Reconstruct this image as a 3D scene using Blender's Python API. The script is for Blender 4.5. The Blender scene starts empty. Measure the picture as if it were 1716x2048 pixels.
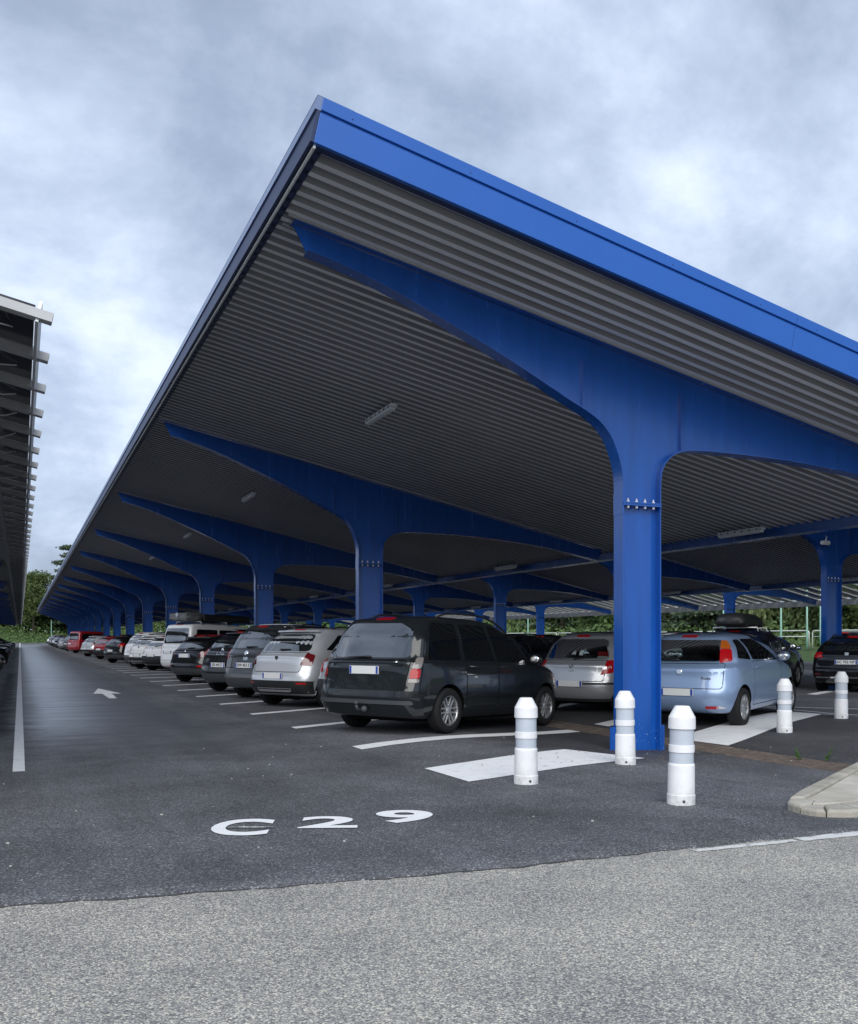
import bpy, bmesh, math, random
from mathutils import Vector, Matrix
from mathutils.bvhtree import BVHTree
random.seed(7)
SC = bpy.context.scene
COL = SC.collection
R = math.radians
PI = math.pi

# ------------------------------------------------------------------ camera
YAW = 23.37
cam = bpy.data.cameras.new('camera'); camo = bpy.data.objects.new('camera', cam); COL.objects.link(camo)
camo.location = (0, 0, 1.3); camo.rotation_euler = (R(90), 0, -R(YAW))
cam.sensor_fit = 'HORIZONTAL'; cam.sensor_width = 36; cam.lens = 36 * 1893 / 1716
cam.shift_y = 257 / 1716; cam.clip_start = 0.05; cam.clip_end = 3000
SC.camera = camo

# ------------------------------------------------------------------ world: overcast sky
SUN_EL, SUN_AZ = 38, 208          # degrees; azimuth measured clockwise from +Y (behind the camera, a little to the left)
w = bpy.data.worlds.new('World'); SC.world = w; w.use_nodes = True
nt = w.node_tree; nt.nodes.clear()
def N(nt, t, **k):
    n = nt.nodes.new(t)
    for a, b in k.items():
        if a.startswith('i_'):
            key = a[2:]
            n.inputs[int(key) if key.isdigit() else key.replace('_', ' ')].default_value = b
        else: setattr(n, a, b)
    return n
def ramp(nt, stops, interp='LINEAR'):
    n = nt.nodes.new('ShaderNodeValToRGB'); n.color_ramp.interpolation = interp
    e = n.color_ramp.elements
    while len(e) < len(stops): e.new(0.5)
    for el, (p, c) in zip(e, stops):
        el.position = p; el.color = (c[0], c[1], c[2], 1) if not isinstance(c, (int, float)) else (c, c, c, 1)
    return n
def math_n(nt, op, a, b=None, clamp=False):
    n = nt.nodes.new('ShaderNodeMath'); n.operation = op; n.use_clamp = clamp
    for i, v in enumerate((a, b)):
        if v is None: continue
        if isinstance(v, (int, float)): n.inputs[i].default_value = v
        else: nt.links.new(v, n.inputs[i])
    return n.outputs[0]
def mixc(nt, f, a, b, typ='MIX'):
    n = nt.nodes.new('ShaderNodeMix'); n.data_type = 'RGBA'; n.blend_type = typ
    for s, v in ((n.inputs[0], f), (n.inputs[6], a), (n.inputs[7], b)):
        if isinstance(v, (int, float)): s.default_value = v
        elif isinstance(v, tuple): s.default_value = (v[0], v[1], v[2], 1)
        else: nt.links.new(v, s)
    return n.outputs[2]
L = nt.links.new
sky = N(nt, 'ShaderNodeTexSky', sky_type='NISHITA', sun_disc=False, sun_elevation=R(SUN_EL), sun_rotation=R(SUN_AZ),
        altitude=100, air_density=1.0, dust_density=2.0, ozone_density=1.0)
tc = N(nt, 'ShaderNodeTexCoord')
sep = N(nt, 'ShaderNodeSeparateXYZ'); L(tc.outputs['Generated'], sep.inputs[0])
zz = math_n(nt, 'ADD', math_n(nt, 'MAXIMUM', sep.outputs[2], 0.0), 0.45)
cx = math_n(nt, 'DIVIDE', sep.outputs[0], zz); cy = math_n(nt, 'DIVIDE', sep.outputs[1], zz)
cmb = N(nt, 'ShaderNodeCombineXYZ'); L(cx, cmb.inputs[0]); L(cy, cmb.inputs[1])
n1 = N(nt, 'ShaderNodeTexNoise', i_Scale=2.2, i_Detail=9.0, i_Roughness=0.60, i_Distortion=0.2)
mp = N(nt, 'ShaderNodeMapping'); mp.inputs['Location'].default_value = (4.72, 2.06, 7.92); L(cmb.outputs[0], mp.inputs[0]); L(mp.outputs[0], n1.inputs['Vector'])
n2 = N(nt, 'ShaderNodeTexNoise', i_Scale=1.15, i_Detail=3.0, i_Roughness=0.5)
mp2 = N(nt, 'ShaderNodeMapping'); mp2.inputs['Location'].default_value = (3.1, 1.33, 8.03); L(cmb.outputs[0], mp2.inputs[0]); L(mp2.outputs[0], n2.inputs['Vector'])
cl = math_n(nt, 'ADD', math_n(nt, 'MULTIPLY', n1.outputs[0], 0.6), math_n(nt, 'MULTIPLY', n2.outputs[0], 0.4))
cr = ramp(nt, [(0.37, (1.50, 1.88, 2.6)), (0.445, (2.05, 2.5, 3.35)), (0.515, (3.0, 3.55, 4.55)), (0.61, (4.9, 5.45, 6.4))])
L(cl, cr.inputs[0])
mx = mixc(nt, 0.92, sky.outputs[0], cr.outputs[0])
bg = N(nt, 'ShaderNodeBackground', i_Strength=0.1); L(mx, bg.inputs[0])
wo = N(nt, 'ShaderNodeOutputWorld'); L(bg.outputs[0], wo.inputs[0])

# ------------------------------------------------------------------ sun (seen through cloud)
sl = bpy.data.lights.new('sun', 'SUN'); sl.energy = 1.5; sl.angle = R(60); sl.color = (1.0, 0.97, 0.92)
so = bpy.data.objects.new('sun', sl); COL.objects.link(so)
az = R(SUN_AZ); el = R(SUN_EL)
sd = Vector((math.sin(az) * math.cos(el), math.cos(az) * math.cos(el), math.sin(el)))
so.rotation_euler = sd.to_track_quat('Z', 'Y').to_euler(); so.location = sd * 60
SC.view_settings.view_transform = 'Standard'; SC.view_settings.look = 'None'
SC.view_settings.exposure = 1.0; SC.view_settings.gamma = 1.0; SC.view_settings.use_curve_mapping = False
SC.render.engine = 'CYCLES'
SC.cycles.use_denoising = True
SC.cycles.max_bounces = 6; SC.cycles.diffuse_bounces = 4; SC.cycles.glossy_bounces = 3; SC.cycles.transmission_bounces = 4; SC.cycles.transparent_max_bounces = 8
SC.cycles.caustics_reflective = False; SC.cycles.caustics_refractive = False

# ------------------------------------------------------------------ helpers
def sm(t):
    t = max(0.0, min(1.0, t)); return t * t * (3 - 2 * t)
def gz(x, y):                               # height of the car park: cross fall to the drains, slow rise to the far end
    z = 2e-5 * min(max(y, 0), 230) ** 2
    k = round((x - 8.2) / 13.5); d = abs(x - 8.2 - 13.5 * k)
    return z - .1 * sm(1 - d / 3.2) * sm((y - 4.5) / 4)
def az_(x, y): return gz(x, y) + .012       # top of the asphalt

def link(name, me, parent=None, mats=()):
    o = bpy.data.objects.new(name, me); COL.objects.link(o)
    for m in mats: me.materials.append(m)
    if parent is not None: o.parent = parent
    return o
def mesh(name, verts, faces, mats=(), parent=None, smooth=False, midx=None):
    me = bpy.data.meshes.new(name); me.from_pydata([tuple(v) for v in verts], [], faces); me.update()
    o = link(name, me, parent, mats)
    if smooth: me.polygons.foreach_set('use_smooth', [True] * len(me.polygons))
    if midx: me.polygons.foreach_set('material_index', midx)
    return o
def from_bm(name, bm, mats=(), parent=None, smooth=False):
    me = bpy.data.meshes.new(name); bm.to_mesh(me); bm.free()
    if smooth: me.polygons.foreach_set('use_smooth', [True] * len(me.polygons))
    return link(name, me, parent, mats)
def autosmooth(o, ang=35):
    me = o.data; bm = bmesh.new(); bm.from_mesh(me)
    for f in bm.faces: f.smooth = True
    for e in bm.edges:
        if len(e.link_faces) == 2 and e.calc_face_angle(0) > R(ang): e.smooth = False
    bm.to_mesh(me); bm.free()
def tag(o, label=None, cat=None, group=None, kind=None):
    if label: o['label'] = label
    if cat: o['category'] = cat
    if group: o['group'] = group
    if kind: o['kind'] = kind
    return o
def empty(name, loc, rz=0, label=None, cat=None, group=None, parent=None):
    o = bpy.data.objects.new(name, None); COL.objects.link(o); o.location = loc; o.rotation_euler = (0, 0, rz)
    o.empty_display_size = .2
    if parent is not None: o.parent = parent
    return tag(o, label, cat, group)
def copy_tree(o, parent=None):
    c = o.copy(); COL.objects.link(c)
    if parent is not None: c.parent = parent
    for ch in list(o.children): copy_tree(ch, c)
    return c
def bm_box(bm, x0, x1, y0, y1, z0, z1, M=None, bev=0, mi=0):
    vs = [bm.verts.new(v) for v in ((x0,y0,z0),(x1,y0,z0),(x1,y1,z0),(x0,y1,z0),(x0,y0,z1),(x1,y0,z1),(x1,y1,z1),(x0,y1,z1))]
    fs = [bm.faces.new([vs[i] for i in q]) for q in ((3,2,1,0),(4,5,6,7),(0,1,5,4),(1,2,6,5),(2,3,7,6),(3,0,4,7))]
    for f in fs: f.material_index = mi
    if bev:
        es = list({e for f in fs for e in f.edges})
        r = bmesh.ops.bevel(bm, geom=es, offset=bev, segments=2, affect='EDGES', profile=.5)
        vs = list({v for f in r['faces'] for v in f.verts} | {v for v in vs if v.is_valid})
        for f in r['faces']: f.material_index = mi
    if M is not None: bmesh.ops.transform(bm, matrix=M, verts=vs)
def box(name, a, b, m, parent=None, bev=0, M=None):
    bm = bmesh.new(); bm_box(bm, a[0], b[0], a[1], b[1], a[2], b[2], M, bev)
    return from_bm(name, bm, (m,), parent)
def bm_tube(bm, pts, r, seg=8, mi=0, caps=True):
    rings = []; pts = [Vector(p) for p in pts]; n = len(pts)
    rr = r if isinstance(r, (list, tuple)) else [r] * n
    up = None
    for i, p in enumerate(pts):
        t = (pts[min(i + 1, n - 1)] - pts[max(i - 1, 0)]).normalized()
        ref = Vector((0, 0, 1)) if abs(t.z) < .9 else Vector((1, 0, 0))
        if up is None: u = t.cross(ref).normalized()
        else:
            u = (up - t * up.dot(t)).normalized()
        up = u; v = t.cross(u)
        rings.append([bm.verts.new(p + (u * math.cos(2 * PI * k / seg) + v * math.sin(2 * PI * k / seg)) * rr[i]) for k in range(seg)])
    for a, b in zip(rings, rings[1:]):
        for k in range(seg):
            f = bm.faces.new((a[k], a[(k + 1) % seg], b[(k + 1) % seg], b[k])); f.material_index = mi; f.smooth = True
    if caps:
        for q in (rings[0][::-1], rings[-1]):
            f = bm.faces.new(q); f.material_index = mi
def bm_lathe(bm, prof, seg=24, M=None, mi=0, cap=True):
    rings = [[bm.verts.new((r * math.cos(2 * PI * k / seg), r * math.sin(2 * PI * k / seg), z)) for k in range(seg)] for r, z in prof]
    for a, b in zip(rings, rings[1:]):
        for k in range(seg):
            f = bm.faces.new((a[k], a[(k + 1) % seg], b[(k + 1) % seg], b[k])); f.material_index = mi
    if cap:
        for q in (rings[0][::-1], rings[-1]):
            f = bm.faces.new(q); f.material_index = mi
    if M is not None: bmesh.ops.transform(bm, matrix=M, verts=[v for r in rings for v in r])
def catmull(P, n=5):
    out = []
    for i in range(len(P) - 1):
        p0 = P[max(i - 1, 0)]; p1 = P[i]; p2 = P[i + 1]; p3 = P[min(i + 2, len(P) - 1)]
        for k in range(n):
            t = k / n
            out.append(tuple(.5 * (2 * b + (c - a) * t + (2 * a - 5 * b + 4 * c - d) * t * t + (3 * b - a - 3 * c + d) * t ** 3) for a, b, c, d in zip(p0, p1, p2, p3)))
    out.append(tuple(P[-1])); return out

# ------------------------------------------------------------------ materials
MATS = {}
def mat(name, col, rough=.5, metal=0., spec=.5, coat=0., var=0., vscale=4., bump=0., bscale=60., ior=None, alpha=None, emit=None, dirt=None):
    m = bpy.data.materials.new(name); m.use_nodes = True; t = m.node_tree; p = t.nodes['Principled BSDF']
    p.inputs['Base Color'].default_value = (*col, 1); p.inputs['Roughness'].default_value = rough; p.inputs['Metallic'].default_value = metal
    p.inputs['Specular IOR Level'].default_value = spec; p.inputs['Coat Weight'].default_value = coat; p.inputs['Coat Roughness'].default_value = .05
    if ior: p.inputs['IOR'].default_value = ior
    geo = None
    if var or bump or dirt: geo = N(t, 'ShaderNodeNewGeometry')
    if var:
        n = N(t, 'ShaderNodeTexNoise', i_Scale=vscale, i_Detail=6.0, i_Roughness=.6); t.links.new(geo.outputs['Position'], n.inputs['Vector'])
        r = ramp(t, [(.3, 1 - var), (.7, 1 + var)]); t.links.new(n.outputs[0], r.inputs[0])
        c = mixc(t, 1.0, col, r.outputs[0], 'MULTIPLY'); t.links.new(c, p.inputs['Base Color'])
        t.links.new(math_n(t, 'ADD', math_n(t, 'MULTIPLY', n.outputs[0], .16), rough - .08), p.inputs['Roughness'])
    if bump:
        n = N(t, 'ShaderNodeTexNoise', i_Scale=bscale, i_Detail=4.0); t.links.new(geo.outputs['Position'], n.inputs['Vector'])
        b = N(t, 'ShaderNodeBump', i_Strength=bump, i_Distance=.01); t.links.new(n.outputs[0], b.inputs['Height']); t.links.new(b.outputs[0], p.inputs['Normal'])
    MATS[name] = m
    return m
BLUE = mat('blue_steel_paint', (.005, .080, .37), .25, 0, .75)
def streaks(m, col, sc):
    t = m.node_tree; p = t.nodes['Principled BSDF']; l = t.links.new
    g = N(t, 'ShaderNodeNewGeometry'); mp_ = N(t, 'ShaderNodeMapping'); mp_.inputs['Scale'].default_value = (5, 5, .45); l(g.outputs['Position'], mp_.inputs[0])
    n = N(t, 'ShaderNodeTexNoise', i_Scale=1.6, i_Detail=6.0, i_Roughness=.65); l(mp_.outputs[0], n.inputs['Vector'])
    r = ramp(t, [(.30, .82), (.55, 1.0), (.75, 1.12)]); l(n.outputs[0], r.inputs[0]); c = mixc(t, 1.0, col, r.outputs[0], 'MULTIPLY')
    sp = N(t, 'ShaderNodeSeparateXYZ'); l(g.outputs['Position'], sp.inputs[0])
    n2 = N(t, 'ShaderNodeTexNoise', i_Scale=26., i_Detail=5.0, i_Roughness=.7); l(g.outputs['Position'], n2.inputs['Vector'])
    r2 = ramp(t, [(.62, 0.), (.67, 1.)]); l(n2.outputs[0], r2.inputs[0])
    low = math_n(t, 'MULTIPLY', math_n(t, 'SUBTRACT', .42, sp.outputs[2]), 4., True)
    c = mixc(t, math_n(t, 'MULTIPLY', r2.outputs[0], low), c, (.38, .44, .56))
    l(c, p.inputs['Base Color'])
    rr_ = math_n(t, 'ADD', math_n(t, 'MULTIPLY', n.outputs[0], .18), sc - .09); l(rr_, p.inputs['Roughness'])
streaks(BLUE, (.005, .080, .37), .25)
BLUEF = mat('blue_fascia_sheet', (.013, .100, .41), .38, 0, .5, 0, .04, .8, .03, 5)
NAVY = mat('shaded_blue_sheet', (.012, .025, .085), .5, 0, .4, 0, .05, 1.2)  # blue cladding's side and undersides, their shade put into the colour
GALVR = mat('darker_deck_recess', (.24, .245, .265), .7, 0, .3, 0, .12, .8)  # recess and side faces of the deck, darker grey than the ribs
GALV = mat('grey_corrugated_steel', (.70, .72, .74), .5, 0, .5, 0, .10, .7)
GALVD = mat('grey_channel_steel', (.42, .43, .44), .45, .2, .5, 0, .12, 2.)
EAVE = mat('sky_sheen_blue_cap', (.14, .20, .36), .35, 0, .6, 0, .06, 2.)  # grazing sky reflection on the cap put into this paler blue
ZINC = mat('bright_zinc', (.72, .74, .76), .35, .5, .6, 0, .08, 3.)
BOLT = mat('bolt_zinc', (.80, .80, .80), .35, .35)
WHITE = mat('white_plastic', (.80, .81, .83), .42, 0, .5, 0, .06, 7., .05, 30)
def grime(m):
    t = m.node_tree; p = t.nodes['Principled BSDF']; l = t.links.new; old = p.inputs['Base Color'].links[0].from_socket
    tc_ = N(t, 'ShaderNodeTexCoord'); sp = N(t, 'ShaderNodeSeparateXYZ'); l(tc_.outputs['Object'], sp.inputs[0])
    g = N(t, 'ShaderNodeNewGeometry'); n = N(t, 'ShaderNodeTexNoise', i_Scale=18., i_Detail=6., i_Roughness=.7); l(g.outputs['Position'], n.inputs['Vector'])
    low = math_n(t, 'MULTIPLY', math_n(t, 'SUBTRACT', .16, sp.outputs[2]), 6., True)
    r = ramp(t, [(.38, 0.), (.62, 1.)]); l(n.outputs[0], r.inputs[0])
    c = mixc(t, math_n(t, 'MULTIPLY', math_n(t, 'MULTIPLY', low, r.outputs[0]), .6), old, (.28, .26, .23))
    l(c, p.inputs['Base Color'])
BOLW = mat('bollard_plastic', (.80, .81, .83), .42, 0, .5, 0, .07, 7., .05, 30); grime(BOLW)
BANDM = mat('grey_reflective_band', (.50, .55, .62), .35, 0, .5, 0, .04, 8)
LAMPP = mat('lamp_diffuser', (.84, .85, .86), .35)
TYRE = mat('tyre_rubber', (.012, .012, .013), .75, 0, .3, 0, .15, 20)
BLACKP = mat('black_plastic', (.016, .017, .018), .5, 0, .4)
GREYP = mat('grey_plastic', (.06, .065, .07), .5, 0, .4)
LINER = mat('wheel_liner', (.006, .006, .006), .9, 0, .1)
ALLOY = mat('alloy_rim', (.55, .56, .57), .3, .75)
RIMD = mat('rim_dark', (.015, .015, .016), .5, .2)
CHROME = mat('chrome', (.8, .81, .82), .12, 1.)
GLASS = mat('dark_glass', (.010, .013, .014), .03, 0, .5, ior=2.8)
GLASSD = mat('black_tinted_glass', (.004, .005, .006), .05, 0, .5, ior=1.6)
RED = mat('red_lamp', (.40, .006, .010), .12, 0, .3, .25)
REDD = mat('dark_red_lamp', (.14, .006, .01), .12, 0, .5, 1.)
AMBER = mat('amber_lamp', (.42, .10, .012), .15, 0, .4, .3)
SMOKE = mat('smoky_lamp', (.20, .185, .175), .15, 0, .5, .6)
CLEAR = mat('clear_lamp', (.62, .63, .65), .12, .2, .5, 1.)
PLATE = mat('plate_white', (.72, .73, .72), .4)
PLATEB = mat('plate_blue', (.02, .06, .35), .4)
INK = mat('plate_ink', (.012, .012, .014), .5)
SEATM = mat('dark_seat_cloth', (.02, .02, .022), .9)
GREENP = mat('pale_green_paint', (.25, .47, .38), .5)
RAILW = mat('white_rail_paint', (.75, .77, .76), .45)
PVM = mat('solar_glass', (.006, .008, .016), .12, 0, .6)
CANV = mat('grey_awning_cloth', (.16, .17, .18), .6, 0, .4, 0, .3, 9, .5, 14)
def paint(name, col, metal=.0, rough=.3, coat=1.):
    return mat('paint_' + name, col, rough, metal, .5 if max(col) > .1 else .15, coat)
PT = dict(
    espace=paint('dark_green_grey', (.011, .014, .016), .1), silver=paint('silver', (.44, .45, .47), .55, .32), pale=paint('pale_silver', (.58, .60, .63), .4, .32),
    anth=paint('anthracite', (.035, .038, .042), .3), black=paint('black', (.005, .005, .006)), white=paint('white', (.74, .75, .76)),
    lblue=paint('light_blue', (.25, .355, .54), .35, .32), red=paint('dark_red', (.30, .010, .014)), navy=paint('navy', (.008, .012, .035), .2),
    grey=paint('grey', (.16, .165, .17), .4), blue=paint('blue', (.02, .09, .36)), dkgreen=paint('dark_green', (.006, .014, .012)), brown=paint('taupe', (.10, .085, .075), .4))
# see-through glass
GT = bpy.data.materials.new('clear_glass'); GT.use_nodes = True; t = GT.node_tree; t.nodes.clear()
tr = N(t, 'ShaderNodeBsdfTransparent'); tr.inputs[0].default_value = (.62, .68, .66, 1)
gl = N(t, 'ShaderNodeBsdfGlossy', i_Roughness=.02); gl.inputs[0].default_value = (1, 1, 1, 1)
fr = N(t, 'ShaderNodeFresnel', i_IOR=1.45); ms = N(t, 'ShaderNodeMixShader'); om = N(t, 'ShaderNodeOutputMaterial')
t.links.new(fr.outputs[0], ms.inputs[0]); t.links.new(tr.outputs[0], ms.inputs[1]); t.links.new(gl.outputs[0], ms.inputs[2]); t.links.new(ms.outputs[0], om.inputs[0])

def asphalt_mat():
    m = bpy.data.materials.new('asphalt'); m.use_nodes = True; t = m.node_tree; p = t.nodes['Principled BSDF']; l = t.links.new
    g = N(t, 'ShaderNodeNewGeometry'); s = N(t, 'ShaderNodeSeparateXYZ'); l(g.outputs['Position'], s.inputs[0]); X, Y = s.outputs[0], s.outputs[1]
    v = N(t, 'ShaderNodeTexVoronoi', i_Scale=125.0); l(g.outputs['Position'], v.inputs['Vector'])
    bw = N(t, 'ShaderNodeSeparateColor'); l(v.outputs['Color'], bw.inputs[0])
    r1 = ramp(t, [(0, (.042, .043, .049)), (.55, (.090, .093, .104)), (.88, (.142, .146, .160)), (1, (.32, .325, .335))]); l(bw.outputs[0], r1.inputs[0])
    n2 = N(t, 'ShaderNodeTexNoise', i_Scale=.9, i_Detail=7.0, i_Roughness=.62); l(g.outputs['Position'], n2.inputs['Vector'])
    r2 = ramp(t, [(.28, .66), (.5, .98), (.72, 1.28)]); l(n2.outputs[0], r2.inputs[0])
    c = mixc(t, 1.0, r1.outputs[0], r2.outputs[0], 'MULTIPLY')
    n3 = N(t, 'ShaderNodeTexNoise', i_Scale=.28, i_Detail=4.0, i_Roughness=.6, i_Distortion=.6); l(g.outputs['Position'], n3.inputs['Vector'])
    r3 = ramp(t, [(.34, .74), (.5, 1.0), (.66, 1.22)]); l(n3.outputs[0], r3.inputs[0]); c = mixc(t, 1.0, c, r3.outputs[0], 'MULTIPLY')
    n4 = N(t, 'ShaderNodeTexNoise', i_Scale=3.1, i_Detail=3.0, i_Roughness=.5); l(g.outputs['Position'], n4.inputs['Vector'])
    r4 = ramp(t, [(.64, 0.), (.72, .45)]); l(n4.outputs[0], r4.inputs[0]); c = mixc(t, r4.outputs[0], c, (.026, .026, .028))
    ms_ = N(t, 'ShaderNodeMapping'); ms_.inputs['Scale'].default_value = (.28, 3.2, 1); l(g.outputs['Position'], ms_.inputs[0])
    n5 = N(t, 'ShaderNodeTexNoise', i_Scale=1.0, i_Detail=5.0, i_Roughness=.65); l(ms_.outputs[0], n5.inputs['Vector'])
    mt_ = N(t, 'ShaderNodeMapping'); mt_.inputs['Scale'].default_value = (2.2, .10, 1); mt_.inputs['Rotation'].default_value = (0, 0, .06); l(g.outputs['Position'], mt_.inputs[0])
    n6 = N(t, 'ShaderNodeTexNoise', i_Scale=1.0, i_Detail=4.0, i_Roughness=.55); l(mt_.outputs[0], n6.inputs['Vector'])
    r6 = ramp(t, [(.36, .86), (.62, 1.10)]); l(n6.outputs[0], r6.inputs[0]); c = mixc(t, 1.0, c, r6.outputs[0], 'MULTIPLY')
    # newer, darker surfacing right of the drain, dirt along the drain and the column row
    def band(x, a, b, soft):
        e = math_n(t, 'MULTIPLY', math_n(t, 'SUBTRACT', x, a), 1 / soft, True); f = math_n(t, 'MULTIPLY', math_n(t, 'SUBTRACT', b, x), 1 / soft, True)
        return math_n(t, 'MULTIPLY', e, f)
    nx = N(t, 'ShaderNodeTexNoise', i_Scale=1.6, i_Detail=6.0, i_Roughness=.65); l(g.outputs['Position'], nx.inputs['Vector'])
    off = math_n(t, 'MULTIPLY', math_n(t, 'SUBTRACT', nx.outputs[0], .5), 2.2)
    Xn = math_n(t, 'ADD', X, off)
    dark = math_n(t, 'MULTIPLY', band(X, 8.42, 12.9, .08), math_n(t, 'MULTIPLY', math_n(t, 'SUBTRACT', Y, 7.6), 2., True))
    c = mixc(t, math_n(t, 'MULTIPLY', dark, .62), c, (.022, .022, .026))
    dirt = math_n(t, 'MULTIPLY', band(Xn, 5.2, 8.3, .9), math_n(t, 'MULTIPLY', math_n(t, 'SUBTRACT', Y, 8.2), .8, True))
    c = mixc(t, math_n(t, 'MULTIPLY', dirt, .62), c, (.016, .016, .019))
    drip = math_n(t, 'MULTIPLY', math_n(t, 'MULTIPLY', band(math_n(t, 'ADD', X, math_n(t, 'MULTIPLY', off, .22)), -.5, -.06, .12), band(Y, 13.5, 40., 1.)), .8)
    c = mixc(t, drip, c, (.010, .010, .012))
    # rain falls only in the gap between the two canopies
    wet = math_n(t, 'MULTIPLY', band(math_n(t, 'ADD', X, math_n(t, 'MULTIPLY', off, .35)), -.3, 3.1, .7), math_n(t, 'MULTIPLY', math_n(t, 'SUBTRACT', math_n(t, 'ADD', Y, math_n(t, 'MULTIPLY', off, 2.)), 10.5), .18, True))
    wn = ramp(t, [(.30, .5), (.56, 1.)]); l(n5.outputs[0], wn.inputs[0]); wet = math_n(t, 'MULTIPLY', wet, wn.outputs[0])
    c = mixc(t, math_n(t, 'MULTIPLY', wet, .35), c, (.04, .042, .05))
    l(c, p.inputs['Base Color'])
    rough = N(t, 'ShaderNodeMapRange', i_To_Min=.80, i_To_Max=.40); l(wet, rough.inputs['Value'])
    rg = math_n(t, 'SUBTRACT', rough.outputs[0], math_n(t, 'MULTIPLY', math_n(t, 'MULTIPLY', dirt, nx.outputs[0]), .45)); l(rg, p.inputs['Roughness'])
    sp_ = N(t, 'ShaderNodeMapRange', i_To_Min=.5, i_To_Max=1.0); l(wet, sp_.inputs['Value']); l(sp_.outputs[0], p.inputs['Specular IOR Level'])
    l(wet, p.inputs['Coat Weight']); p.inputs['Coat Roughness'].default_value = .34; p.inputs['Coat IOR'].default_value = 1.9
    b = N(t, 'ShaderNodeBump', i_Distance=.006); l(v.outputs['Distance'], b.inputs['Height'])
    bs = N(t, 'ShaderNodeMapRange', i_To_Min=.6, i_To_Max=.30); l(wet, bs.inputs['Value']); l(bs.outputs[0], b.inputs['Strength']); l(b.outputs[0], p.inputs['Normal'])
    return m
def road_mat():
    m = bpy.data.materials.new('road_aggregate'); m.use_nodes = True; t = m.node_tree; p = t.nodes['Principled BSDF']; l = t.links.new
    g = N(t, 'ShaderNodeNewGeometry')
    nd = N(t, 'ShaderNodeTexNoise', i_Scale=60.0, i_Detail=2.0); l(g.outputs['Position'], nd.inputs['Vector'])
    mv = N(t, 'ShaderNodeVectorMath', operation='MULTIPLY_ADD'); l(nd.outputs['Color'], mv.inputs[0]); mv.inputs[1].default_value = (.012, .012, 0); l(g.outputs['Position'], mv.inputs[2])
    v = N(t, 'ShaderNodeTexVoronoi', i_Scale=125.0); l(mv.outputs[0], v.inputs['Vector'])
    s = N(t, 'ShaderNodeSeparateColor'); l(v.outputs['Color'], s.inputs[0])
    r1 = ramp(t, [(0, (.20, .198, .195)), (.28, (.30, .295, .288)), (.55, (.41, .40, .38)), (.8, (.56, .535, .46)), (1, (.76, .73, .63))]); l(s.outputs[0], r1.inputs[0])
    edge = ramp(t, [(.34, 1.), (.66, .55)]); 
    dd = math_n(t, 'MULTIPLY', v.outputs['Distance'], 1.0); l(dd, edge.inputs[0])
    c = mixc(t, 1.0, r1.outputs[0], edge.outputs[0], 'MULTIPLY')
    n2 = N(t, 'ShaderNodeTexNoise', i_Scale=1.3, i_Detail=7.0, i_Roughness=.6); l(g.outputs['Position'], n2.inputs['Vector'])
    r2 = ramp(t, [(.3, (.84, .84, .86)), (.7, (1.22, 1.21, 1.18))]); l(n2.outputs[0], r2.inputs[0]); c = mixc(t, 1.0, c, r2.outputs[0], 'MULTIPLY')
    l(c, p.inputs['Base Color']); p.inputs['Roughness'].default_value = .8
    b = N(t, 'ShaderNodeBump', i_Distance=.008, i_Strength=.55, invert=True); l(v.outputs['Distance'], b.inputs['Height']); l(b.outputs[0], p.inputs['Normal'])
    return m
def line_mat(name='road_paint', wear=.36, col=(.84, .85, .86)):
    m = bpy.data.materials.new(name); m.use_nodes = True; t = m.node_tree; p = t.nodes['Principled BSDF']; l = t.links.new
    g = N(t, 'ShaderNodeNewGeometry')
    n = N(t, 'ShaderNodeTexNoise', i_Scale=7.0, i_Detail=9.0, i_Roughness=.72); l(g.outputs['Position'], n.inputs['Vector'])
    r = ramp(t, [(wear - .06, (.16, .16, .17)), (wear, (col[0] * .88, col[1] * .88, col[2] * .88)), (wear + .16, col)]); l(n.outputs[0], r.inputs[0])
    l(r.outputs[0], p.inputs['Base Color']); p.inputs['Roughness'].default_value = .6
    v = N(t, 'ShaderNodeTexVoronoi', i_Scale=95.0); l(g.outputs['Position'], v.inputs['Vector'])
    b = N(t, 'ShaderNodeBump', i_Distance=.004, i_Strength=.35); l(v.outputs['Distance'], b.inputs['Height']); l(b.outputs[0], p.inputs['Normal'])
    return m
def stone_mat(name, a, b_, sc=3., cracks=False):
    m = bpy.data.materials.new(name); m.use_nodes = True; t = m.node_tree; p = t.nodes['Principled BSDF']; l = t.links.new
    g = N(t, 'ShaderNodeNewGeometry')
    n = N(t, 'ShaderNodeTexNoise', i_Scale=sc, i_Detail=9.0, i_Roughness=.68); l(g.outputs['Position'], n.inputs['Vector'])
    r = ramp(t, [(.3, a), (.68, b_)]); l(n.outputs[0], r.inputs[0]); l(r.outputs[0], p.inputs['Base Color']); p.inputs['Roughness'].default_value = .85
    n2 = N(t, 'ShaderNodeTexNoise', i_Scale=70., i_Detail=4.); l(g.outputs['Position'], n2.inputs['Vector'])
    b = N(t, 'ShaderNodeBump', i_Distance=.008, i_Strength=.5); l(n2.outputs[0], b.inputs['Height']); l(b.outputs[0], p.inputs['Normal'])
    return m
ASPH = asphalt_mat(); ROAD = road_mat(); LINE = line_mat(); LINEW = line_mat('worn_paint', .44, (.68, .68, .66)); 
CONC = stone_mat('concrete', (.22, .20, .16), (.46, .44, .38)); PAVER = stone_mat('brown_paver', (.06, .046, .038), (.17, .135, .11), 9.)
GRASSM = stone_mat('grass_bank', (.02, .045, .012), (.07, .12, .03), 1.2)
LETTER = line_mat('letter_paint', .33)

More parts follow.
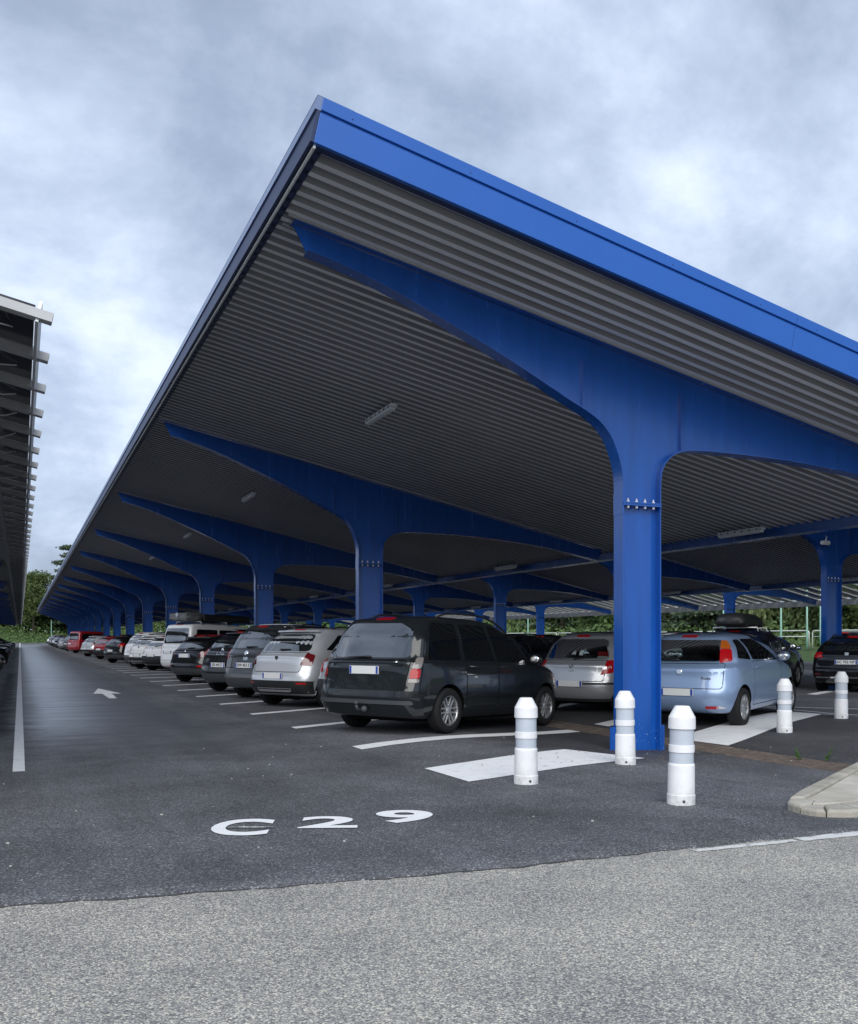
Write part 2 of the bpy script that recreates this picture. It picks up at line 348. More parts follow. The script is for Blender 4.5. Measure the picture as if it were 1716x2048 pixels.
# ------------------------------------------------------------------ ground
def sheet(name, xs, ys, zf, m, yf=None, kind='structure'):
    vs = []; fs = []
    for j, y in enumerate(ys):
        for x in xs:
            yy = y if yf is None else yf(x, y, j)
            vs.append((x, yy, zf(x, yy)))
    nx = len(xs)
    for j in range(len(ys) - 1):
        for i in range(nx - 1):
            a = j * nx + i; fs.append((a, a + 1, a + nx + 1, a + nx))
    o = mesh(name, vs, fs, (m,), smooth=True); o['kind'] = kind
    return o
def far_z(x, y):
    z = -.06 + gz(min(max(x, -60), 44), y) * (1 if y > 0 else 1)
    z += .9 * sm((x - 43.5) / 4) + 2.2 * sm((y - 203) / 14)
    return z + (.25 * math.sin(x * .21 + y * .13) if (x > 50 or y > 210) else 0)
xs = [-900, -500, -250, -120, -80] + [-60 + 3 * i for i in range(60)] + [150, 250, 500, 900]
ys = [-900, -500, -200, -80, -30, 0] + [8 * i for i in range(1, 25)] + [200 + 3 * i for i in range(12)] + [250, 300, 450, 700, 1200]
tag(sheet('grass_ground', xs, ys, far_z, GRASSM))
xs = [-200, -100, -60] + [-40 + i * 1.5 for i in range(54)] + [60, 100, 200]
edge_pts = [(-200, 6.), (-40, 5.6), (-6, 5.3), (-2, 5.16), (-.09, 5.085), (.252, 5.044), (.903, 4.948), (1.637, 4.864), (2.211, 4.82), (3.016, 4.80), (3.861, 4.795), (4.526, 4.778), (5.234, 4.754), (8, 4.68), (30, 4.2), (200, 3)]
def edge_y(x):
    for (a, b), (c, d) in zip(edge_pts, edge_pts[1:]):
        if a <= x <= c: return b + (d - b) * (x - a) / (c - a)
    return 5
tag(sheet('road', xs, [-60, -30, -15, -8, -4, -2, 0, 2, 4, 5.6], lambda x, y: 0.0, ROAD))
xs = [-45, -38] + [-36 + 1. * i for i in range(34)] + [-2 + .2 * i for i in range(76)] + [13.4 + .45 * i for i in range(66)] + [43.5]
ys = [0] + [.02, .3, .8, 1.4, 2, 2.6, 3.2] + [4 + .6 * i for i in range(50)] + [34 + 3 * i for i in range(40)] + [154 + 6 * i for i in range(9)] + [203]
rj = random.Random(3); jit = {}
def ay(x, y, j):
    e = edge_y(x)
    if j == 0: e += .012 * math.sin(x * 9.) + .008 * math.sin(x * 23 + 1); return e - .012
    if j == 1: return e + .012 * math.sin(x * 9.) + .008 * math.sin(x * 23 + 1)
    return y if y >= 10 else e + (10 - e) * (y / 10.)
def azs(x, y):
    return az_(x, y)
o = sheet('car_park_asphalt', xs, ys, azs, ASPH, ay)
for v in o.data.vertices[:len(xs)]: v.co.z = -.004
o.data.update()

LY = .006
def flat(name, poly, m, h=LY, kind='structure', step=.5):
    bm = bmesh.new(); bm.faces.new([bm.verts.new((x, y, 0)) for x, y in poly]); bm.normal_update()
    for ax in (0, 1):
        lo = min(p[ax] for p in poly); hi = max(p[ax] for p in poly); k = lo + step
        if hi - lo > 400 * step: continue
        while k < hi:
            n = Vector((1, 0, 0)) if ax == 0 else Vector((0, 1, 0))
            bmesh.ops.bisect_plane(bm, geom=bm.verts[:] + bm.edges[:] + bm.faces[:], plane_co=n * k, plane_no=n); k += step
    for v in bm.verts: v.co.z = az_(v.co.x, v.co.y) + h
    bmesh.ops.recalc_face_normals(bm, faces=bm.faces[:])
    if bm.faces and sum(f.normal.z for f in bm.faces) < 0: bmesh.ops.reverse_faces(bm, faces=bm.faces[:])
    o = from_bm(name, bm, (m,)); o['kind'] = kind; return o
HX, HY = math.sin(R(59.8)), math.cos(R(59.8))          # heading of every parking bay
HEAD = math.atan2(HY, HX)
def para(x, y, l, wy):                                  # strip from (x,y) along the bay heading, cut parallel to the lane
    return [(x, y), (x, y + wy), (x + HX * l, y + HY * l + wy), (x + HX * l, y + HY * l)]
PITCH = 2.765
flat('lane_line', [(-.067, 10.09), (.045, 10.09), (.045, 202), (-.067, 202)], LINE, step=2)
def curvy(pts, wy): return [(x, y) for x, y in pts] + [(x, y + wy) for x, y in pts[::-1]]
l1 = [(3.69, 10.53), (4.2, 10.85), (4.72, 11.08), (5.25, 11.25), (6., 11.46), (6.9, 11.80), (7.75, 12.18)]
o = flat('parking_line', curvy(l1, .36), LINE)
for k in range(1, 40):
    l = 4.9
    flat('parking_line', para(3.675, 10.62 + PITCH * k, l if k < 12 else 2.6, .27), LINE, step=.8)
flat('painted_band', [(3.723, 8.73), (6.0, 9.78), (6.46, 8.82), (5.9, 8.56), (3.743, 7.747)], LINE)
flat('painted_band', [(8.45, 10.93), (12.65, 13.23), (12.824, 12.408), (8.535, 9.85)], LINE)
flat('parking_line', [(8.64, 12.76), (8.66, 13.2), (12.5, 15.45), (12.6, 15.05)], LINE)
for k in range(1, 10): flat('parking_line', para(8.7, 12.78 + PITCH * k, 4.6, .3), LINE, step=.8)
for k in range(0, 14): flat('parking_line', para(17.2, 11.3 + PITCH * k, 4.6, .3), LINE, step=.8)
flat('lane_line', [(13.05, 12.40), (13.12, 12.40), (14.03, 200), (13.95, 200)], LINE, step=3)
def strip(name, a, b, w_, m, h=LY):
    dx, dy = b[0] - a[0], b[1] - a[1]; l = math.hypot(dx, dy); nx, ny = -dy / l * w_ / 2, dx / l * w_ / 2
    return flat(name, [(a[0] + nx, a[1] + ny), (b[0] + nx, b[1] + ny), (b[0] - nx, b[1] - ny), (a[0] - nx, a[1] - ny)], m, h, step=.6)
strip('lane_line', (12.82, 12.41), (15.2, 10.2), .10, LINE)
strip('lane_line', (13.0, 14.6), (16.2, 11.0), .10, LINE)
# direction arrow
flat('direction_arrow', [(1.60, 23.9), (1.90, 26.5), (2.23, 23.75), (2.02, 23.85), (1.96, 21.85), (1.80, 21.9), (1.80, 23.8)], LINE)
# thin joint at the bay ends
strip('paving_joint', (3.7, 7.8), (3.66, 16.0), .008, mat('joint_grey', (.16, .16, .16), .8, var=.5, vscale=6.))
# letters C 2 9
def text_mesh(s, size, bold=.0):
    cu = bpy.data.curves.new('t', 'FONT'); cu.body = s; cu.size = size; cu.align_x = 'CENTER'; cu.align_y = 'CENTER'; cu.offset = bold; cu.resolution_u = 6
    o = bpy.data.objects.new('t', cu); COL.objects.link(o)
    dg = bpy.context.evaluated_depsgraph_get(); me = bpy.data.meshes.new_from_object(o.evaluated_get(dg)); bpy.data.objects.remove(o); bpy.data.curves.remove(cu)
    return me
for ch, (x, y), (wx, wy), sk in (('C', (1.40, 6.49), (.405, .58), 0), ('2', (2.006, 6.42), (.41, .43), 0), ('9', (2.575, 6.41), (.42, .50), 0)):
    me = text_mesh(ch, 1.0, .028); me.name = 'painted_character'
    bx = [v.co.x for v in me.vertices]; by = [v.co.y for v in me.vertices]
    x0, x1, y0, y1 = min(bx), max(bx), min(by), max(by)
    rot = Matrix.Rotation(R(-21), 3, 'Z')
    for v in me.vertices:
        q = rot @ Vector(((v.co.x - (x0 + x1) / 2) / (x1 - x0) * wx, (v.co.y - (y0 + y1) / 2) / (y1 - y0) * wy, 0))
        v.co = (x + q.x, y + q.y, 0); v.co.z = az_(v.co.x, v.co.y) + LY
    link('painted_character', me, None, (LETTER,))['kind'] = 'structure'
strip('worn_paint_bar', (1.30, 6.52), (1.60, 6.40), .045, line_mat('flaking_paint', .54, (.55, .55, .54)))
# worn white edge line along the road
def edge_strip(name, x0, x1, o0, o1, m, h, seed):
    rr = random.Random(seed); vs = []; fs = []; n = int((x1 - x0) / .04)
    for i in range(n + 1):
        x = x0 + (x1 - x0) * i / n; e = edge_y(x)
        vs += [(x, e + o0 + rr.uniform(-.006, .006), h), (x, e + o1 + rr.uniform(-.006, .006), h)]
        if i: fs.append((2 * i - 2, 2 * i, 2 * i + 1, 2 * i - 1))
    o = mesh(name, vs, fs, (m,)); o['kind'] = 'structure'
edge_strip('edge_line', 3.82, 4.62, -.115, -.05, LINEW, .004, 1)
edge_strip('edge_line', 4.66, 14.0, -.115, .0, LINEW, .004, 2)

rj_ = random.Random(8); vs = []; fs = []
for i in range(181):
    x = -1.4 + 5.2 * i / 180; e = edge_y(x) + .012 * math.sin(x * 9.) + .008 * math.sin(x * 23 + 1); a = .016 + .014 * math.sin(x * 3.1) + rj_.uniform(-.006, .006)
    vs += [(x, e - .016 - a * .6 + rj_.uniform(-.006, .006), .0035), (x, e - .008, .0035)]
    if i: fs.append((2 * i - 2, 2 * i, 2 * i + 1, 2 * i - 1))
mesh('sealed_joint', vs, fs, (mat('bitumen', (.07, .07, .074), .6, var=.5, vscale=12.),))['kind'] = 'structure'
# drain of brown pavers along the column row
dr = empty('drain_channel', (0, 0, 0)); dr['kind'] = 'structure'
pm = None
for j, X in enumerate((7.87, 8.03, 8.19, 8.35)):
    for i in range(56):
        y = 7.45 + .24 * i + .12 * (j % 2)
        if pm is None:
            bm = bmesh.new(); bm_box(bm, -.074, .074, -.113, .113, -.03, .012, bev=.006); pm = bpy.data.meshes.new('paver'); bm.to_mesh(pm); bm.free(); pm.materials.append(PAVER)
        p = bpy.data.objects.new('paver', pm); COL.objects.link(p); p.parent = dr
        p.location = (X + random.uniform(-.004, .004), y, az_(X, y) + random.uniform(-.004, .003)); p.rotation_euler = (random.uniform(-.015, .015), random.uniform(-.02, .02), random.uniform(-.02, .02))
        if (y > 10.15 and y < 10.75): pass
# traffic island, lower right
isl = empty('traffic_island', (5.6, 5.4, 0)); isl['kind'] = 'structure'
def prism(name, poly, z0, z1, m, parent, bev=.02, off=(0, 0, 0)):
    bm = bmesh.new(); n = len(poly)
    a = [bm.verts.new((x - off[0], y - off[1], z0)) for x, y in poly]; b = [bm.verts.new((x - off[0], y - off[1], z1)) for x, y in poly]
    top = bm.faces.new(b); bm.faces.new(a[::-1])
    for i in range(n): bm.faces.new((a[i], a[(i + 1) % n], b[(i + 1) % n], b[i]))
    bmesh.ops.recalc_face_normals(bm, faces=bm.faces[:])
    if bev: bmesh.ops.bevel(bm, geom=list(top.edges), offset=bev, segments=2, affect='EDGES', profile=.5)
    return from_bm(name, bm, (m,), parent)
io = (5.6, 5.4)
prism('kerb_stone', [(5.315, 5.36), (5.325, 5.44), (5.355, 5.52), (5.41, 5.58), (5.49, 5.635), (5.60, 5.60), (5.63, 5.52), (5.50, 5.43)], -.02, .075, CONC, isl, .02, io)
prism('kerb_stone', [(5.50, 5.645), (5.62, 5.735), (5.80, 5.86), (6.85, 6.50), (6.92, 6.40), (5.88, 5.76), (5.61, 5.605)], -.02, .085, CONC, isl, .018, io)
prism('kerb_stone', [(6.86, 6.505), (8.60, 7.55), (8.66, 7.45), (6.93, 6.405)], -.02, .085, CONC, isl, .018, io)
prism('kerb_stone', [(5.315, 5.35), (5.50, 5.42), (5.55, 5.37), (5.39, 5.185), (5.345, 5.23), (5.325, 5.28)], -.02, .065, CONC, isl, .02, io)
prism('kerb_stone', [(5.397, 5.178), (5.56, 5.365), (5.70, 5.36), (5.65, 5.085), (5.55, 5.10), (5.46, 5.135)], -.02, .068, CONC, isl, .02, io)
prism('kerb_stone', [(5.66, 5.08), (5.71, 5.355), (7.2, 5.37), (7.2, 5.02), (6.2, 5.03)], -.02, .07, CONC, isl, .02, io)
prism('kerb_stone', [(7.21, 5.02), (7.21, 5.37), (10.2, 5.4), (10.2, 5.0)], -.02, .07, CONC, isl, .02, io)
prism('concrete_infill', [(5.52, 5.435), (5.64, 5.525), (5.62, 5.60), (5.89, 5.75), (6.92, 6.39), (8.66, 7.44), (10.2, 8.3), (10.2, 5.41), (7.2, 5.38), (5.57, 5.375)], -.02, .07, stone_mat('pale_concrete', (.33, .30, .24), (.56, .54, .48), 2.2), isl, .006, io)
# loose grit
def grit(n, f, m, name, seed):
    rr = random.Random(seed); bm = bmesh.new()
    for i in range(n):
        x, y = f(rr); s = rr.uniform(.004, .011); M = Matrix.Translation((x, y, az_(x, y) + s * .4)) @ Matrix.Rotation(rr.uniform(0, 6), 4, 'Z') @ Matrix.Diagonal((s * rr.uniform(.8, 1.8), s, s * .7, 1))
        bmesh.ops.create_icosphere(bm, subdivisions=1, radius=1, matrix=M)
    o = from_bm(name, bm, (m,)); tag(o, 'pale grit scattered over the asphalt', 'grit', kind='stuff')
grit(55, lambda r: (r.uniform(-1, 9), r.uniform(5.1, 12)), mat('pale_grit', (.40, .39, .37), .8), 'grit', 4)
grit(300, lambda r: (r.gauss(7.0, 1.3), r.gauss(8.6, .8)), mat('dark_grit', (.12, .11, .10), .8), 'grit', 5)

# ------------------------------------------------------------------ canopies
SL = .213
def soff(x): return 5.72 - SL * (x - 2.69)
NRM = Vector((SL, 0, 1)).normalized(); UDIR = Vector((1, 0, -SL)).normalized()
BAY = 9.8; Y1 = 9.74; YF = 8.23
armL = catmull([(2.785, 5.422), (3.196, 5.319), (3.82, 5.116), (5.0, 4.63), (5.714, 4.30), (5.959, 4.18), (6.208, 4.07), (6.412, 3.955), (6.56, 3.81), (6.66, 3.63), (6.727, 3.42), (6.752, 3.25), (6.755, 3.0)], 3)
armR = catmull([(7.29, 3.0), (7.295, 3.30), (7.33, 3.45), (7.404, 3.555), (7.507, 3.632), (7.66, 3.688), (7.904, 3.715), (8.351, 3.722), (9.235, 3.705), (9.9, 3.665), (10.7, 3.60), (11.522, 3.50), (12.936, 3.242)], 3)
def frame_mesh():
    bm = bmesh.new()
    lo = armL + [(6.755, -.14)]; ro = [(7.29, -.14)] + armR
    top = [(13.02, soff(13.02) - .035), (2.64, soff(2.64) - .035)]
    poly = lo + ro + top
    for s in (-1, 1):
        f = bm.faces.new([bm.verts.new((x, s * .006, z)) for x, z in (poly if s < 0 else poly[::-1])])
    def flange(pts, wd, th):
        n = len(pts); P = []
        for i, p in enumerate(pts):
            a = Vector(pts[max(i - 1, 0)]); b = Vector(pts[min(i + 1, n - 1)]); t_ = (b - a).normalized(); P.append((Vector(p), Vector((-t_.y, t_.x))))
        rows = []
        for p, nn in P:
            q = p - nn * th
            rows.append([bm.verts.new((p.x, -wd, p.y)), bm.verts.new((p.x, wd, p.y)), bm.verts.new((q.x, wd, q.y)), bm.verts.new((q.x, -wd, q.y))])
        for a, b in zip(rows, rows[1:]):
            for k in range(4): bm.faces.new((a[k], a[(k + 1) % 4], b[(k + 1) % 4], b[k]))
        bm.faces.new(rows[0][::-1]); bm.faces.new(rows[-1])
    flange(lo, .10, .014); flange(ro, .10, .014)
    flange([(13.02, soff(13.02) - .022), (2.64, soff(2.64) - .022)], .10, .014)
    # weld stiffeners and foot plates
    bm_box(bm, 6.195, 6.205, -.05, .05, 4.085, soff(6.2) - .3); bm_box(bm, 7.645, 7.655, -.05, .05, 3.70, soff(7.65) - .25)
    for a, b in ((6.62, 6.752), (7.292, 7.425)):
        bm_box(bm, a, b, -.008, .008, -.12, .24, bev=0)
    for zz_ in (2.955, 2.99): pass
    bmesh.ops.recalc_face_normals(bm, faces=bm.faces[:])
    me = bpy.data.meshes.new('support_frame'); bm.to_mesh(me); bm.free(); me.materials.append(BLUE); return me
FM = frame_mesh()
def sub_mesh(name, fn, m):
    bm = bmesh.new(); fn(bm); me = bpy.data.meshes.new(name); bm.to_mesh(me); bm.free(); me.materials.append(m); return me
def splice(bm):
    bm_box(bm, 6.742, 7.303, -.112, .112, 2.952, 2.972); bm_box(bm, 6.742, 7.303, -.112, .112, 2.976, 2.996)
    bm_box(bm, 6.735, 6.741, -.10, .10, 2.84, 3.11)
SPL = sub_mesh('splice_plate', splice, BLUE)
def boltm(bm):
    bm_lathe(bm, [(.017, -.05), (.017, -.022), (.010, -.022), (.010, .022), (.019, .022), (.019, .040), (.010, .042), (.008, .068)], 6)
BM_ = sub_mesh('bolt', boltm, BOLT)
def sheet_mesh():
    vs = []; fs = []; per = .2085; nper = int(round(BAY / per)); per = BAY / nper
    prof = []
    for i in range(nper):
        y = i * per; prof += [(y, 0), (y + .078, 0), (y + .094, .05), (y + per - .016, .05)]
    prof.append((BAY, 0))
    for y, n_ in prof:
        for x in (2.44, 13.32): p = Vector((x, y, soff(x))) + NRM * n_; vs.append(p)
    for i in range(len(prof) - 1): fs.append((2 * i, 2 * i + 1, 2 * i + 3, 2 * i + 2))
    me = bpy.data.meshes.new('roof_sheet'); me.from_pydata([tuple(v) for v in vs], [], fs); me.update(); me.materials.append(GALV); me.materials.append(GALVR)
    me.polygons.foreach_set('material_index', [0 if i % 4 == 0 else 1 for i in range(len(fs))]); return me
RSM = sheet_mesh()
def obj(name, me, parent, loc=(0, 0, 0)):
    o = bpy.data.objects.new(name, me); COL.objects.link(o); o.parent = parent; o.location = loc; return o
def roofM(x, y, z): return Matrix(((UDIR.x, 0, NRM.x, x), (0, 1, 0, y), (UDIR.z, 0, NRM.z, z), (0, 0, 0, 1)))

def canopy(off, label, nfr, nbolt, full=True, zdrop=0., y0=YF):
    c = empty('car_park_canopy', (off, 0, -zdrop), 0, label, 'canopy')
    for k in range(nfr):
        y = Y1 + BAY * k
        f = obj('support_frame', FM, c, (0, y, 0)); obj('splice_plate', SPL, f)
        if k < nbolt:
            for i in range(4):
                for s in (-1, 1): obj('bolt', BM_, f, (6.83 + .125 * i, s * .075, 2.974))
    yend = Y1 + BAY * (nfr - 1) + 1.5
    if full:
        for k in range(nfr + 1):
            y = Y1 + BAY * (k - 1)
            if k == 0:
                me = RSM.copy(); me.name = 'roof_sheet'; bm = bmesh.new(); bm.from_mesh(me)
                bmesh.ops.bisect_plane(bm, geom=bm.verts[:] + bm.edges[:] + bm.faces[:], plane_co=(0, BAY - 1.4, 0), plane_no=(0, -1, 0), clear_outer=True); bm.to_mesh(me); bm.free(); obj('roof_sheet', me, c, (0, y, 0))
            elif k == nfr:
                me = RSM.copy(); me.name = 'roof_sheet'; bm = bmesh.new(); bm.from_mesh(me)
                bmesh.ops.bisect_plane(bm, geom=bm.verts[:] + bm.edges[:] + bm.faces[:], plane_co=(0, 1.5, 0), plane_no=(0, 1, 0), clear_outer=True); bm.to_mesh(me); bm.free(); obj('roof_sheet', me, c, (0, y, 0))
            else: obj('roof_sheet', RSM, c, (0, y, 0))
        # flashings beside each frame
        for k in range(min(nfr, 9)):
            y = Y1 + BAY * k
            for s in (-1, 1):
                bm = bmesh.new(); bm_box(bm, .22, 11.1, -.015, .015, -.022, -.004, roofM(2.35, 0, soff(2.35))); from_bm('flashing', bm, (GALVD,), c).location = (0, y + s * .118, 0)
        # gable fascia in two lengths, each with a lower panel, a shadow gap and a top strip
        cuts = [0, 5.73, 11.25]
        M = roofM(2.42, y0, soff(2.42))
        for a, b in zip(cuts, cuts[1:]):
            bm = bmesh.new(); bm_box(bm, a + .003, b - .003, -.02, .03, .0, .283, M, .004)
            bm_box(bm, a + .003, b - .003, -.005, .03, .284, .306, M)
            bm_box(bm, a + .003, b - .003, -.03, .03, .307, .425, M, .004)
            p = from_bm('gable_fascia', bm, (BLUEF,), c)
            for q in range(5):
                bm = bmesh.new(); bm_lathe(bm, [(.006, 0), (.006, .004), (.002, .006)], 6, M @ Matrix.Translation((a + .3 + q * 1.22, -.03, .345)) @ Matrix.Rotation(R(90), 4, 'X')); from_bm('rivet', bm, (NAVY,), p)
        bm = bmesh.new(); bm_box(bm, .02, 11.2, .03, .14, .0, .012, M); bm_box(bm, .02, 11.2, .13, .14, .012, .05, M); from_bm('gable_soffit_trim', bm, (NAVY,), c)
        # eaves fascia along the high side
        ly = yend - y0
        for k in range(int(math.ceil(ly / 6.))):
            ya, yb = y0 - .02 + 6 * k, min(y0 - .02 + 6 * (k + 1), yend)
            bm = bmesh.new(); M2 = roofM(2.42, 0, soff(2.42)); 
            bm_box(bm, -.03, .0, ya + .002, yb - .002, .0, .30, M2); 
            from_bm('eaves_fascia', bm, (NAVY,), c)
            bm = bmesh.new(); bm_box(bm, -.05, .012, ya + .002, yb - .002, .302, .425, M2); bm_box(bm, -.052, .3, ya + .002, yb - .002, .427, .435, M2)
            from_bm('eaves_cap', bm, (EAVE,), c)
        bm = bmesh.new(); bm_box(bm, .0, .022, y0 + .02, yend, -.03, .012, roofM(2.432, 0, soff(2.432))); from_bm('edge_trim', bm, (RAILW,), c)  # silver trim coloured white, the sky light on it painted in
        bm = bmesh.new(); bm_box(bm, .03, .10, y0 + .1, yend, .0, .02, roofM(2.432, 0, soff(2.432))); from_bm('edge_angle', bm, (NAVY,), c)
        # gutter beam at the low side
        g = bmesh.new(); xg = 13.30; zg = soff(xg)
        bm_box(g, xg, xg + .012, y0, yend, zg - .17, zg + .24); bm_box(g, xg + .012, xg + .22, y0, yend, zg - .17, zg - .155); bm_box(g, xg + .208, xg + .22, y0, yend, zg - .155, zg + .2)
        bm_box(g, xg - .06, xg, y0, yend, zg - .17, zg - .158)
        from_bm('gutter_beam', g, (BLUE,), c)
        bm = bmesh.new(); bm_box(bm, 0, 11.2, y0 + .05, yend, .40, .42, roofM(2.44, 0, soff(2.44))); from_bm('roof_top', bm, (PVM,), c)
    return c
NEARC = canopy(0, 'long blue steel canopy with corrugated soffit, its gable end towering nearest the viewer', 16, 7)
MIDC = canopy(13.5, 'second blue canopy beyond the nearest one, columns seen between the parked cars', 14, 4)

# canopies roofed with solar panels on open grey channels (far left and far right)
def solar_canopy(off, label, nfr, y0, y1, nind, dx, pw=.445, gd=.16):
    c = empty('solar_canopy', (off, 0, 0), 0, label, 'canopy')
    for k in range(nfr):
        f = obj('support_frame', FM, c, (0, Y1 + BAY * k, 0)); obj('splice_plate', SPL, f)
    pit = .955; n = int((y1 - y0) / pit)
    bm = bmesh.new(); Mz = roofM(2.44, 0, soff(2.44))
    bm_box(bm, 0, 11.28 + dx, -.045, .045, .02, .024, Mz); bm_box(bm, 0, 11.28 + dx, -.045, -.041, .024, .08, Mz); bm_box(bm, 0, 11.28 + dx, .041, .045, .024, .08, Mz)
    bm_box(bm, 11.276 + dx, 11.28 + dx, -.041, .041, .024, .08, Mz)
    pu = bpy.data.meshes.new('purlin'); bm.to_mesh(pu); bm.free(); pu.materials.append(GALVD)
    bm = bmesh.new(); bm_box(bm, 0, 1.62, -pw, pw, .085, .12, Mz); pv = bpy.data.meshes.new('solar_panel'); bm.to_mesh(pv); bm.free(); pv.materials.append(PVM)
    for i in range(n):
        obj('purlin', pu, c, (0, y0 + pit * i, 0))
    rest = bmesh.new(); cnt = 0
    for i in range(n - 1):
        for j in range(6, -1, -1):
            d = UDIR * (11.18 + dx - 1.64 * (7 - j)); 
            if d.x < -.2: continue
            y = y0 + pit * (i + .5)
            if j >= 5 and cnt < nind: obj('solar_panel', pv, c, (d.x, y, d.z)); cnt += 1
            else: bm_box(rest, 0, 1.62, -pw, pw, .085, .12, Matrix.Translation((d.x, y, d.z)) @ Mz)
    o = from_bm('solar_panel_field', rest, (PVM,), c); o['kind'] = 'stuff'
    # edge strip, gutter and light grey fascia
    bm = bmesh.new(); bm_box(bm, 11.18 + dx, 11.20 + dx, y0 - .02, y1, .0, .14, Mz); from_bm('edge_trim', bm, (ZINC,), c)
    bm = bmesh.new(); bm_box(bm, 11.0, 11.05, y0, y1, -gd, .015, Mz); from_bm('gutter_beam', bm, (GALVD,), c)
    for xx in (2.5, 5., 7.5):
        bm = bmesh.new(); bm_box(bm, xx, xx + .08, y0, y1, -.06, .018, Mz); from_bm('rail', bm, (GALVD,), c)
    # cables hanging in loops
    cb = bmesh.new(); rr = random.Random(5)
    for i in range(min(n, 40)):
        y = y0 + pit * (i + .5); pts = []
        for q in range(7):
            p = Mz @ Vector((10.55 + dx + .08 * q + rr.uniform(-.02, .02), y + rr.uniform(-.08, .08), .08 - .07 * math.sin(PI * q / 6) + rr.uniform(-.01, .01))); pts.append(p)
        bm_tube(cb, pts, .006, 5)
    from_bm('cable', cb, (WHITE,), c)
    return c
solar_canopy(-13.5, 'solar canopy on grey channels at the far left edge, above dark parked cars', 14, 6.75, 139, 240, .22)
solar_canopy(27.0, 'far solar canopy with light gaps between its panels, in front of the trees', 12, 6.75, 120, 120, .0, .30, .30)

ORD = ['first', 'second', 'third', 'fourth', 'fifth', 'sixth', 'seventh', 'eighth', 'ninth', 'tenth', 'eleventh', 'twelfth']
def lamp_meshes():
    b = bmesh.new(); bm_box(b, -.055, .055, -.63, .63, -.045, .0, bev=.012); base = bpy.data.meshes.new('housing'); b.to_mesh(base); b.free(); base.materials.append(WHITE)
    b = bmesh.new(); bm_box(b, -.05, .05, -.60, .60, -.10, -.046, bev=.02); d = bpy.data.meshes.new('diffuser'); b.to_mesh(d); b.free(); d.materials.append(LAMPP)
    b = bmesh.new()
    for y in (-.5, .5): bm_box(b, -.012, .012, y - .012, y + .012, .001, .06)
    for i in range(6):
        for s in (-1, 1): bm_box(b, s * .056 - .006, s * .056 + .006, -.5 + .2 * i - .012, -.5 + .2 * i + .012, -.06, -.03)
    k = bpy.data.meshes.new('clip'); b.to_mesh(k); b.free(); k.materials.append(GREYP)
    return base, d, k
LB, LD, LK = lamp_meshes()
def strip_light(x, y, z, label, group):
    r_ = empty('strip_light', (x, y, z), 0, label, 'strip light', group); r_.rotation_euler = (0, math.atan(SL), 0)
    obj('housing', LB, r_); obj('diffuser', LD, r_); obj('clip', LK, r_)
for k in range(10):
    y = Y1 + BAY * (k + .5)
    strip_light(5.46, y, soff(5.46) - .06, f'white strip light under high left side of nearest canopy, between {ORD[k]} and {ORD[k+1]} frames', 'strip lights under the canopies')
    strip_light(13.0, y, soff(13.0) - .06, f'white strip light by low gutter of nearest canopy, between {ORD[k]} and {ORD[k+1]} frames', 'strip lights under the canopies')
for k in range(1, 6):
    y = Y1 + BAY * (k + .5)
    strip_light(26.5, y, soff(13.0) - .06, f'white strip light by gutter of second canopy, between its {ORD[k]} and {ORD[k+1]} frames', 'strip lights under the canopies')
# small camera on the second canopy's frame
cmo = empty('security_camera', (20.05, 19.3, 3.95), 0, 'small white security camera on second canopy column at the right', 'camera')
bm = bmesh.new(); bm_lathe(bm, [(.05, -.14), (.06, -.12), (.06, .12), (.045, .14)], 12, Matrix.Rotation(R(90), 4, 'Y')); from_bm('camera_body', bm, (WHITE,), cmo)
bm = bmesh.new(); bm_tube(bm, [(.0, 0, .05), (.05, 0, .15), (.12, .1, .2)], .02); from_bm('bracket', bm, (WHITE,), cmo)

# ------------------------------------------------------------------ bollards
def bollard_parts():
    h = .775; rb, rm, rc, rt = .106, .094, .104, .056; out = []
    def lat(name, prof, m):
        bm = bmesh.new(); bm_lathe(bm, prof, 28); me = bpy.data.meshes.new(name); bm.to_mesh(me); bm.free(); me.materials.append(m)
        bm = bmesh.new(); bm.from_mesh(me)
        for f in bm.faces: f.smooth = len(f.verts) == 4
        for e in bm.edges:
            if len(e.link_faces) == 2 and e.calc_face_angle(0) > R(16): e.smooth = False
        bm.to_mesh(me); bm.free(); return me
    base = lat('base', [(rb + .004, 0), (rb + .004, .078), (rb + .001, .081), (rb, .084), (rb - .003, .31), (rb - .007, .322), (rm, .325)], BOLW)
    b1 = lat('reflective_band', [(rm, .3255), (rm, .41)], BANDM)
    ring = lat('ring', [(rm, .4105), (rm + .006, .413), (rm + .006, .468), (rm, .4705)], BOLW)
    b2 = lat('reflective_band', [(rm, .471), (rm, .594)], BANDM)
    cap = lat('cap', [(rm, .5945), (rc + .002, .597), (rc, .685), (rt + .004, .768), (rt - .004, .775)], BOLW)
    bm = bmesh.new(); bm_lathe(bm, [(.012, 0), (.012, .003)], 10, Matrix.Translation((0, -rb - .003, .035)) @ Matrix.Rotation(R(90), 4, 'X')); bo = bpy.data.meshes.new('bolt'); bm.to_mesh(bo); bm.free(); bo.materials.append(GREYP)
    return (('base', base), ('reflective_band', b1), ('ring', ring), ('reflective_band', b2), ('cap', cap), ('bolt', bo))
BP = bollard_parts()
